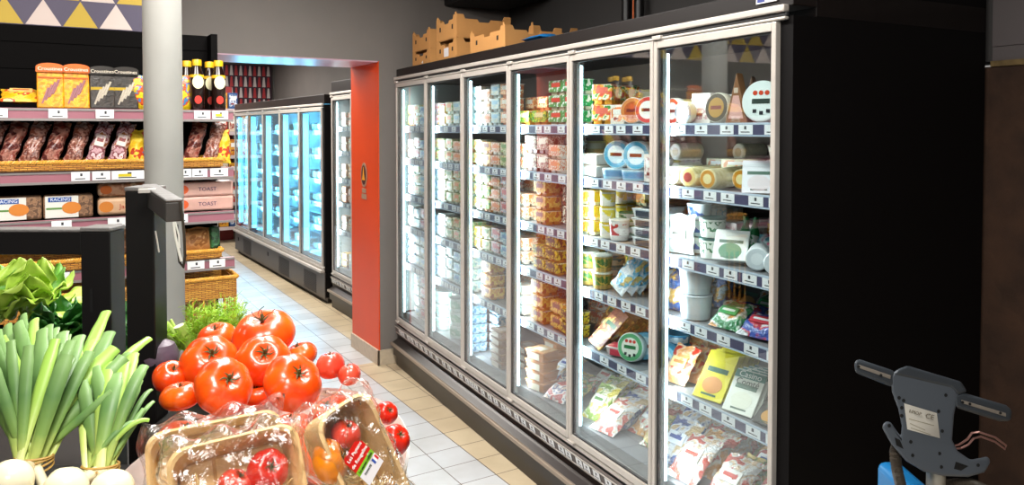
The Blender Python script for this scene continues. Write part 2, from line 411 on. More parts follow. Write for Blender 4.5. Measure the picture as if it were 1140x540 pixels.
def build_case(name, label, cat, loc, rz, n, w, m0, m1, zs, dz0, dz1, ztop, depth, led, led_e, led_w, style, bays_tagged=(), tag_w=0.064, shelf_x0=0.056, liner=None):
    liner = liner or interior
    root = empty(name, loc, rz); tag(root, label, cat)
    L = m0 + n * w + m1
    y0, y1 = m0, m0 + n * w
    # carcass
    MB().box(0.0, 0.10, -0.0, L, dz1 + 0.03, ztop).box(0.10, depth, 0.0, L, dz1 + 0.0, ztop).build('top_canopy', black, root, smooth=False, bevel=0.003)
    MB().box(0.0 if style != 'bumper' or n < 6 else 0.101, depth, 0.0, m0, dz1, 2.5 if n == 6 else dz1 + 0.02).box(0.0, depth, 0.0, m0, 0.06, dz1).build('end_panel', [endblack], root, smooth=False)
    MB().box(0.0, depth, y1 + 0.004, L, 0.06, dz1, 0).box(0.03, depth - 0.3, y1 - 0.001, y1 + 0.004, 0.4, dz1 - 0.01, 1).build('end_panel', [black, mat('end_liner', '#a3a8a6', 0.35)], root, smooth=False)
    MB().box(depth - 0.3, depth, m0, y1, 0.06, dz1).build('back_panel', liner, root, smooth=False)
    MB().box(0.06, depth - 0.3, m0, y1, 0.2, dz0 + 0.05).build('deck', shelfm, root, smooth=False)
    # canopy moulding
    MB().box(-0.025, 0.0, m0 * 0.3, L - m1 * 0.3, dz1 + 0.012, dz1 + 0.034).box(-0.014, 0.0, m0 * 0.3, L - m1 * 0.3, dz1 - 0.002, dz1 + 0.012, 1).box(-0.02, 0, m0 * 0.3, L - m1 * 0.3, dz1 - 0.012, dz1 - 0.002).build('canopy_moulding', [alu, gasket], root, bevel=0.004)
    if style == 'bumper':
        MB().box(-0.012, 0.06, m0 * 0.4, L - 0.02, dz0 - 0.028, dz0 - 0.004).build('sill', alu, root, bevel=0.003)
        Ms = T((-0.02, 0, dz0 - 0.068)) @ RY(R(-14))
        rl = MB().box(0.0, 0.012, m0 * 0.4, L - 0.02, -0.032, 0.032, 0, Ms).box(-0.003, 0, m0 * 0.4, L - 0.02, 0.02, 0.026, 1, Ms).box(-0.003, 0, m0 * 0.4, L - 0.02, -0.028, -0.022, 1, Ms).build('price_rail', [mat('base_rail_grey', '#5b5350', 0.4), alu], root, smooth=False)
        k = 0; y = m0 + 0.03; rr = random.Random(5); far = MB()
        while y < y1 - 0.02:
            if k < 30: tag_mb(MB(), y, -0.002, 0, 0.05, 0.036, M=Ms).build('price_tag', [tagw, ink], rl, smooth=False)
            else: tag_mb(far, y, -0.002, 0, 0.05, 0.036, M=Ms)
            k += 1; y += rr.choice((0.062, 0.09, 0.11, 0.075))
        fo = far.build('price_tags', [tagw, ink], root, smooth=False); fo['kind'] = 'stuff'
        # curved dark lower front
        prof = [(-0.01, dz0 - 0.105), (0.0, dz0 - 0.135), (-0.012, 0.195), (-0.045, 0.178)]
        mb = MB()
        pp = [(x, z) for x, z in prof] + [(0.1, 0.178), (0.1, dz0 - 0.105)]
        vs = [(x, y0 - m0 * 0.6, z) for x, z in pp] + [(x, L - 0.02, z) for x, z in pp]; q = len(pp)
        mb.add(vs, [tuple(reversed(range(q))), tuple(range(q, 2 * q))] + [(i, (i + 1) % q, (i + 1) % q + q, i + q) for i in range(q)])
        mb.build('lower_front', mat('case_dark_brown', '#221a17', 0.32, spec=0.5), root, smooth=False)
        MB().box(-0.06, -0.03, 0.01, L - 0.01, 0.155, 0.178).build('bumper_rail', mat('bumper_metal', '#9a8c7c', 0.38, metal=0.4), root, bevel=0.006, seg=3)
        MB().box(-0.035, 0.1, 0.01, L - 0.01, 0.08, 0.158).box(-0.012, 0.1, 0.01, L - 0.01, 0.0, 0.08).build('kick_plate', mat('kick_black', '#1c1512', 0.35), root, smooth=False)
    else:
        MB().box(-0.02, 0.06, m0 * 0.4, L - 0.02, dz0 - 0.03, dz0 - 0.004).build('sill', alu, root, bevel=0.003)
        MB().box(-0.045, 0.06, m0 * 0.4, L - 0.02, dz0 - 0.065, dz0 - 0.035).build('bumper_rail', alu, root, bevel=0.006)
        g = mat('case_grey_panel', '#55504c', 0.45, metal=0.15)
        MB().box(-0.01, depth, 0, L, 0.05, dz0 - 0.065).build('lower_front', g, root, smooth=False)
        MB().box(0.03, depth, 0.02, L - 0.02, 0.0, 0.05).build('kick_plate', mat('kick_black', '#1c1512', 0.35), root, smooth=False)
        for i in range(3):
            yc = L * (0.12 + 0.25 * i) if i < 2 else L * 0.82
            vb = MB()
            for kx in range(12): vb.box(-0.014, -0.009, yc - 0.2, yc + 0.2, 0.07 + kx * 0.016, 0.078 + kx * 0.016)
            vb.build('vent_grille', mat('vent_dark', '#37322f', 0.6), root, smooth=False)
        for yc in (L * 0.55, L * 0.95):
            MB().box(-0.016, -0.009, yc - 0.03, yc + 0.03, 0.19, 0.235).build('outlet_cover', mat('case_black', '#17110f'), root, bevel=0.003)
    # doors
    fr, ft, g = 0.019, 0.028, 0.007
    for i in range(n):
        a, b = m0 + i * w + 0.002, m0 + (i + 1) * w - 0.002
        fm = MB(); zt_ = dz1 - 0.014
        for (ya, yb, za, zb) in ((a, a + fr, dz0, zt_), (b - fr, b, dz0, zt_), (a + fr, b - fr, dz0, dz0 + ft), (a + fr, b - fr, zt_ - ft, zt_)):
            fm.box(-0.018, 0.007, ya, yb, za, zb, 0)
        for (ya, yb, za, zb) in ((a + fr, a + fr + g, dz0 + ft, zt_ - ft), (b - fr - g, b - fr, dz0 + ft, zt_ - ft), (a + fr + g, b - fr - g, dz0 + ft, dz0 + ft + g), (a + fr + g, b - fr - g, zt_ - ft - g, zt_ - ft)):
            fm.box(-0.010, 0.006, ya, yb, za, zb, 1)
        d = fm.build('door', [alu, gasket], root, smooth=False, bevel=0.0025)
        MB().box(-0.008, -0.004, a + fr, b - fr, dz0 + ft, dz1 - 0.014 - ft).build('glass_pane', glassm, d, smooth=False)
        MB().box(-0.028, 0.0, b - 0.05, b - 0.0, dz1 - 0.012, dz1 + 0.004).build('hinge', alu, d, bevel=0.003)
        MB().box(-0.028, 0.0, b - 0.05, b, dz0 - 0.012, dz0 + 0.002).build('hinge', alu, d, bevel=0.003)
    # mullions with light tubes
    for i in range(n + 1):
        y = m0 + i * w
        yy = min(max(y, m0 + 0.012), y1 - 0.012)
        mu = MB().box(0.008, 0.022, yy - 0.030, yy + 0.016, dz0 - 0.02, dz1).build('mullion', mat('mullion_white', '#9fa8aa', 0.35), root, smooth=False)
        if i > 0:
            MB().box(0.023, 0.023 + led_w, yy - 0.030, yy - 0.012, dz0 + 0.06, dz1 - 0.06).build('light_tube', led, mu, bevel=0.004)
            M = Matrix.Translation((0.03 + led_w, yy - 0.034, (dz0 + dz1) / 2))
            la = area('case_light', M.to_translation(), Vector((1.0, -0.55, 0.0)).to_track_quat('-Z', 'Y').to_euler(), 0.03, dz1 - dz0 - 0.14, led_e[0], led_e[1], root, 170)
    # shelves
    cnt = 0
    for i in range(n):
        a, b = m0 + i * w + 0.002, m0 + (i + 1) * w - 0.002
        for k, z in enumerate(zs):
            sm = MB().box(shelf_x0, 0.55, a, b, z - 0.018, z - 0.003, 0)
            sm.box(shelf_x0 - 0.006, shelf_x0, a, b, z - 0.038, z - 0.001, 1)
            sm.box(shelf_x0 - 0.008, shelf_x0 - 0.005, a, b, z - 0.0035, z + 0.004, 2).box(shelf_x0 - 0.009, shelf_x0 - 0.005, a, b, z - 0.042, z - 0.037, 2)
            so = sm.build('shelf', [shelfm, railm, railclear], root, smooth=False)
            if i in bays_tagged:
                rr = random.Random(i * 10 + k); y = a + 0.05 + rr.random() * 0.03
                while y < b - 0.03:
                    tag_mb(MB(), y, shelf_x0 - 0.0065, z - 0.018, tag_w, 0.035).build('price_tag', [tagw, ink], so, smooth=False)
                    y += rr.choice((0.088, 0.1, 0.13, 0.115))
            else:
                pass
    tm = MB(); any_ = False
    for i in range(n):
        if i in bays_tagged: continue
        a, b = m0 + i * w, m0 + (i + 1) * w
        for k, z in enumerate(zs):
            rr = random.Random(i * 10 + k + 99); y = a + 0.06
            while y < b - 0.04:
                tag_mb(tm, y, shelf_x0 - 0.0065, z - 0.019, tag_w, 0.031); y += rr.choice((0.085, 0.1, 0.13)); any_ = True
    if any_:
        to = tm.build('shelf_price_tags', [tagw, ink], root, smooth=False); to['kind'] = 'stuff'
    return root

XF, Y0F, DW = 1.8, 1.634, 0.6004
led_white = mat('light_tube_white', '#ffffff', emit='#c8f2ff', es=9)
led_cyan = mat('light_tube_cyan', '#ffffff', emit='#5ad4ff', es=3.4)
ZS = [1.759, 1.524, 1.262, 1.028, 0.756]; SX = 0.056
main = build_case('refrigerated_display_case', 'long black six door refrigerated case full of dairy, nearest on the right', 'display fridge',
    fw(XF, Y0F), -FA, 6, DW, 0.049, 0.03, ZS, 0.338, 2.085, 2.178, 0.965, led_white, (6.0, (0.9, 0.97, 1.0)), 0.014, 'bumper', (0, 1, 2))
# notice on the canopy
pn = fw(XF - 0.003, yf_px(853, XF)); Mn = T((pn.x, pn.y, 2.148)) @ RZ(-FA - PI / 2)
nb = MB().box(-0.042, 0.042, -0.003, 0, -0.012, 0.055, 0).build('notice_card', [mat('paper', '#d8d4d6', 0.6)])
MB().box(-0.036, -0.006, -0.004, -0.003, -0.008, 0.004).build('blue_patch', mat('notice_blue', '#2f3f86', 0.5), nb, smooth=False)
MB().box(-0.03, 0.0, -0.004, -0.003, 0.02, 0.03).box(0.005, 0.03, -0.004, -0.003, 0.012, 0.016).box(0.012, 0.02, -0.004, -0.003, 0.02, 0.045).build('printed_lines', mat('notice_pink', '#b09aa2', 0.5), nb, smooth=False)
nb.matrix_basis = Mn; tag(nb, 'white notice card with blue corner on the case canopy', 'sign')

# second row, through the opening
RA = R(-1.4)       # turned the other way
rear = build_case('refrigerated_display_case', 'grey five door case with glowing cyan light tubes beyond the opening', 'display fridge',
    (2.318, 7.33, 0), R(1.4), 5, 0.735, 0.05, 0.05, [1.72, 1.46, 1.2, 0.95, 0.7], 0.372, 1.962, 2.085, 0.9, led_cyan, (55.0, (0.13, 0.62, 1.0)), 0.06, 'vents', (), shelf_x0=0.16, liner=mat('pale_liner', '#a9b4ba', 0.5))
side = build_case('refrigerated_display_case', 'dark two door case standing between orange jamb and cyan lit case', 'display fridge',
    (2.35, 6.0, 0), 0, 2, 0.57, 0.03, 0.04, ZS, 0.338, 2.06, 2.2, 0.9, led_white, (5.0, (0.9, 0.96, 1.0)), 0.014, 'bumper', ())

# ------------------------------------------------------------------ kinds of chilled products (front towards -y, base at z = 0)
white_pl = mat('white_plastic', '#e8ebea', 0.35)
def K_pot(r, h, body, lid, label=None, taper=0.8, squash=1.0, name='yogurt_pot', lidname='lid', n=20):
    def f():
        prof = [(r * taper * 0.96, 0), (r * taper, h * 0.05), (r * (taper + (1 - taper) * 0.25), h * 0.25), (r * (taper + (1 - taper) * 0.8), h * 0.8), (r * 0.97, h * 0.92)]
        o = MB().lathe(prof, n, [0, 0, 1 if label else 0, 0], sy=squash).build(name, [mat_of(body), mat_of(label or body)])
        MB().lathe([(r * 0.98, h * 0.9), (r, h * 0.92), (r, h * 0.985), (r * 0.93, h), (r * 0.9, h * 0.985)], n, 0, sy=squash).build(lidname, [mat_of(lid)], o)
        return o
    return f
def mat_of(c):
    if isinstance(c, str): return mat('plain_' + c.strip('#'), c, 0.35)
    if isinstance(c, (list, tuple)): return pr(list(c), 34)
    return c
def K_multipack(w, h, d, cup, sleeve, top, name='dessert_multipack', nx=2):
    """cups joined in a block under a card sleeve"""
    def f():
        mb = MB(); cw = w / nx
        for i in range(nx):
            for j in range(2):
                x = -w / 2 + cw * (i + 0.5); y = d * (0.27 + 0.46 * j)
                mb.box(x - cw * 0.46, x + cw * 0.46, y - d * 0.2, y + d * 0.2, h * 0.94, 0.0, 0, top=0.8)
        mb.box(-w / 2, w / 2, 0.002, d, h * 0.94, h * 0.97, 1)
        o = mb.build(name, [mat_of(cup), mat_of('#e6e6e2')], bevel=0.002, seg=1)
        MB().box(-w * 0.49, w * 0.49, -0.002, d * 0.9, h * 0.22, h, 0).box(-w * 0.3, w * 0.3, -0.003, -0.002, h * 0.55, h * 0.85, 1).build('sleeve', [mat_of(sleeve), mat_of(top)], o, smooth=False)
        return o
    return f
def K_box(w, h, d, body, band, name='dairy_carton'):
    def f():
        o = MB().box(-w / 2, w / 2, 0, d, 0, h).build(name, [mat_of(body)], bevel=0.003)
        MB().box(-w * 0.42, w * 0.42, -0.001, 0, h * 0.15, h * 0.88, 0).box(-w * 0.3, w * 0.3, -0.0016, -0.001, h * 0.52, h * 0.78, 1).box(-w * 0.25, w * 0.1, -0.0016, -0.001, h * 0.25, h * 0.35, 2).build('label', [mat_of(band), mat_of('#f2efe8'), mat_of('#8a3a30')], o, smooth=False)
        return o
    return f
def K_round(r, t, rim, face, mid, dots=None, name='round_cheese'):
    """round box standing on its edge with its printed face forward"""
    def f():
        M = T((0, 0, r)) @ RX(PI / 2) @ T((0, 0, -t))
        o = MB().lathe([(0, 0), (r * 0.95, 0), (r, 0.004), (r, t - 0.004), (r * 0.96, t), (0, t)], 32, [0] * 5, M).build(name, [mat_of(rim)])
        mb = MB().lathe([(0, t), (r * 0.93, t), (r * 0.93, t + 0.0012), (0, t + 0.0012)], 32, [0, 0, 0], M)
        mb.lathe([(0, t + 0.001), (r * 0.66, t + 0.001), (r * 0.66, t + 0.002), (0, t + 0.002)], 24, [1, 1, 1], M)
        mb.box(-r * 0.45, r * 0.45, r * -0.12, r * 0.12, t + 0.002, t + 0.0026, 2, M)
        if dots:
            for i in range(3): mb.lathe([(r * 0.12, t + 0.002), (r * 0.12, t + 0.003)], 10, 3, M @ T(((i - 1) * r * 0.3, r * 0.4, 0)))
            for i in range(3): mb.box(-r * 0.05, r * 0.14, -0.012, 0.0, t + 0.002, t + 0.003, 4, M @ T(((i - 1) * r * 0.34, -r * 0.38 - (i % 2) * 0.006, 0)))
        mb.build('label', [mat_of(face), mat_of(mid), mat_of(dots[1] if dots else '#7a2418'), mat_of(dots[0] if dots else '#b03010'), mat_of('#22242a')], o)
        return o
    return f
def K_wedge(w, h, d, body, lab, name='cheese_wedge'):
    def f():
        mb = MB().prism([(-w / 2, 0), (w / 2, 0), (0, h)], 0, d)
        o = mb.build(name, [mat_of(body)], bevel=0.003, smooth=False)
        MB().prism([(-w * 0.33, h * 0.1), (w * 0.33, h * 0.1), (w * 0.12, h * 0.55), (-w * 0.12, h * 0.55)], -0.0012, 0).box(-w * 0.09, w * 0.09, -0.0014, 0, h * 0.6, h * 0.7, 1).build('label', [mat_of(lab), mat_of('#cdb9a6')], o, smooth=False)
        return o
    return f
def K_bag(w, h, t, print_, lab, name='grated_cheese_bag', seed=1, crimp=True, labpos=0.3):
    def f():
        rr = random.Random(seed); nx, nz = 12, 14
        mb = MB(); vs = []; fs = []
        ph = [rr.random() * 6 for _ in range(6)]
        for s in (-1, 1):
            for j in range(nz + 1):
                for i in range(nx + 1):
                    u, v = i / nx, j / nz
                    prof = (math.sin(PI * u) ** 0.45) * (math.sin(PI * min(1, max(0, (v - 0.03) / 0.9))) ** 0.5 if 0.03 < v < 0.93 else 0)
                    y = s * (t / 2 * prof * (1 + 0.22 * math.sin(9 * u + ph[0]) * math.sin(7 * v + ph[1])) + (0.0008 if prof == 0 else 0.0008))
                    x = (u - 0.5) * w * (1 - 0.05 * math.sin(PI * v)) + 0.003 * math.sin(17 * v + ph[2])
                    z = v * h + 0.004 * math.sin(11 * u + ph[3]) * v
                    vs.append((x, y + t / 2, z))
        k = (nx + 1) * (nz + 1)
        for s in (0, 1):
            for j in range(nz):
                for i in range(nx):
                    a = s * k + j * (nx + 1) + i; q = (a, a + 1, a + nx + 2, a + nx + 1)
                    fs.append(q if s == 0 else q[::-1])
        mb.add(vs, fs, 0)
        o = mb.build(name, [print_ if not isinstance(print_, (list, tuple, str)) else mat_of(print_)])
        if lab:
            zz = h * (0.35 + labpos * 0.5)
            MB().box(-w * 0.28, w * 0.28, -0.003, t * 0.2, zz - h * 0.13, zz + h * 0.13, 0).box(-w * 0.2, w * 0.2, -0.004, -0.003, zz - h * 0.03, zz + h * 0.05, 1).build('label', [mat_of(lab[0]), mat_of(lab[1])], o, bevel=0.002)
        return o
    return f
def K_slab(w, h, t, body, head, pic, name='sliced_cheese_pack', words=None):
    """flat rigid pack with a tinted head band, a picture and a hanging lip"""
    def f():
        o = MB().box(-w / 2, w / 2, 0, t * 0.35, 0, h).box(-w * 0.43, w * 0.43, t * 0.35, t, h * 0.06, h * 0.9, top=0.95).build(name, [mat_of(body)], bevel=0.003)
        lb = MB().box(-w * 0.5, w * 0.5, -0.001, 0, h * 0.80, h * 0.97, 0).lathe([(0, 0), (w * 0.26, 0), (w * 0.26, 0.001), (0, 0.001)], 20, 1, T((0, 0, h * 0.3)) @ RX(PI / 2), sx=1.3)
        lb.box(-w * 0.35, w * 0.35, -0.001, 0, h * 0.56, h * 0.66, 2).box(-w * 0.25, w * 0.25, -0.001, 0, h * 0.08, h * 0.12, 2)
        l = lb.build('label', [mat_of(head), mat_of(pic), mat_of('#2c5a44')], o, smooth=False)
        if words:
            text(words[0], w * 0.27, mat_of('#f3f3ee'), l, T((0, -0.0015, h * 0.885)))
            text(words[1], w * 0.27, mat_of('#1d3d2e'), l, T((0, -0.0015, h * 0.71)))
        return o
    return f
def K_tray(w, h, d, tray, film, lab, name='meat_tray'):
    def f():
        mb = MB().box(-w / 2, w / 2, 0, d, h * 0.92, 0, 0, top=0.86).box(-w * 0.52, w * 0.52, -d * 0.02, d * 1.02, h * 0.9, h, 0)
        o = mb.build(name, [mat_of(tray)], bevel=0.003, seg=1)
        MB().box(-w * 0.47, w * 0.47, d * 0.04, d * 0.96, h, h * 1.02, 0).box(-w * 0.25, w * 0.2, d * 0.2, d * 0.7, h * 1.02, h * 1.03, 1).box(-w * 0.3, w * 0.3, -d * 0.03 - 0.001, -d * 0.02, h * 0.15, h * 0.8, 1).build('film_lid', [mat_of(film), mat_of(lab)], o, smooth=False)
        return o
    return f
def K_logcheese(r, l, rind, face, ring, name='soft_cheese_log'):
    def f():
        M = T((0, 0, r)) @ RX(PI / 2) @ T((0, 0, -l))
        o = MB().lathe([(0, 0), (r * 0.9, 0), (r, r * 0.12), (r, l - r * 0.12), (r * 0.9, l), (0, l)], 24, [0] * 5, M).build(name, [mat_of(rind)])
        MB().lathe([(0, l), (r * 0.85, l), (r * 0.85, l + 0.001), (0, l + 0.001)], 24, [0] * 3, M).lathe([(0, l + 0.001), (r * 0.5, l + 0.001), (r * 0.5, l + 0.002), (0, l + 0.002)], 20, [1] * 3, M).build('label', [mat_of(ring), mat_of(face)], o)
        return o
    return f
def K_bottle(r, h, body, cap, band, name='drink_bottle'):
    def f():
        o = MB().lathe([(r * 0.9, 0), (r, 0.006), (r, h * 0.2), (r, h * 0.55), (r * 0.95, h * 0.62), (r * 0.45, h * 0.8), (r * 0.42, h * 0.86)], 20, [0, 0, 1, 0, 0, 0]).build(name, [mat_of(body), mat_of(band)])
        MB().lathe([(r * 0.5, h * 0.86), (r * 0.5, h * 0.98), (r * 0.45, h)], 16, 0).build('cap', [mat_of(cap)], o)
        return o
    return f

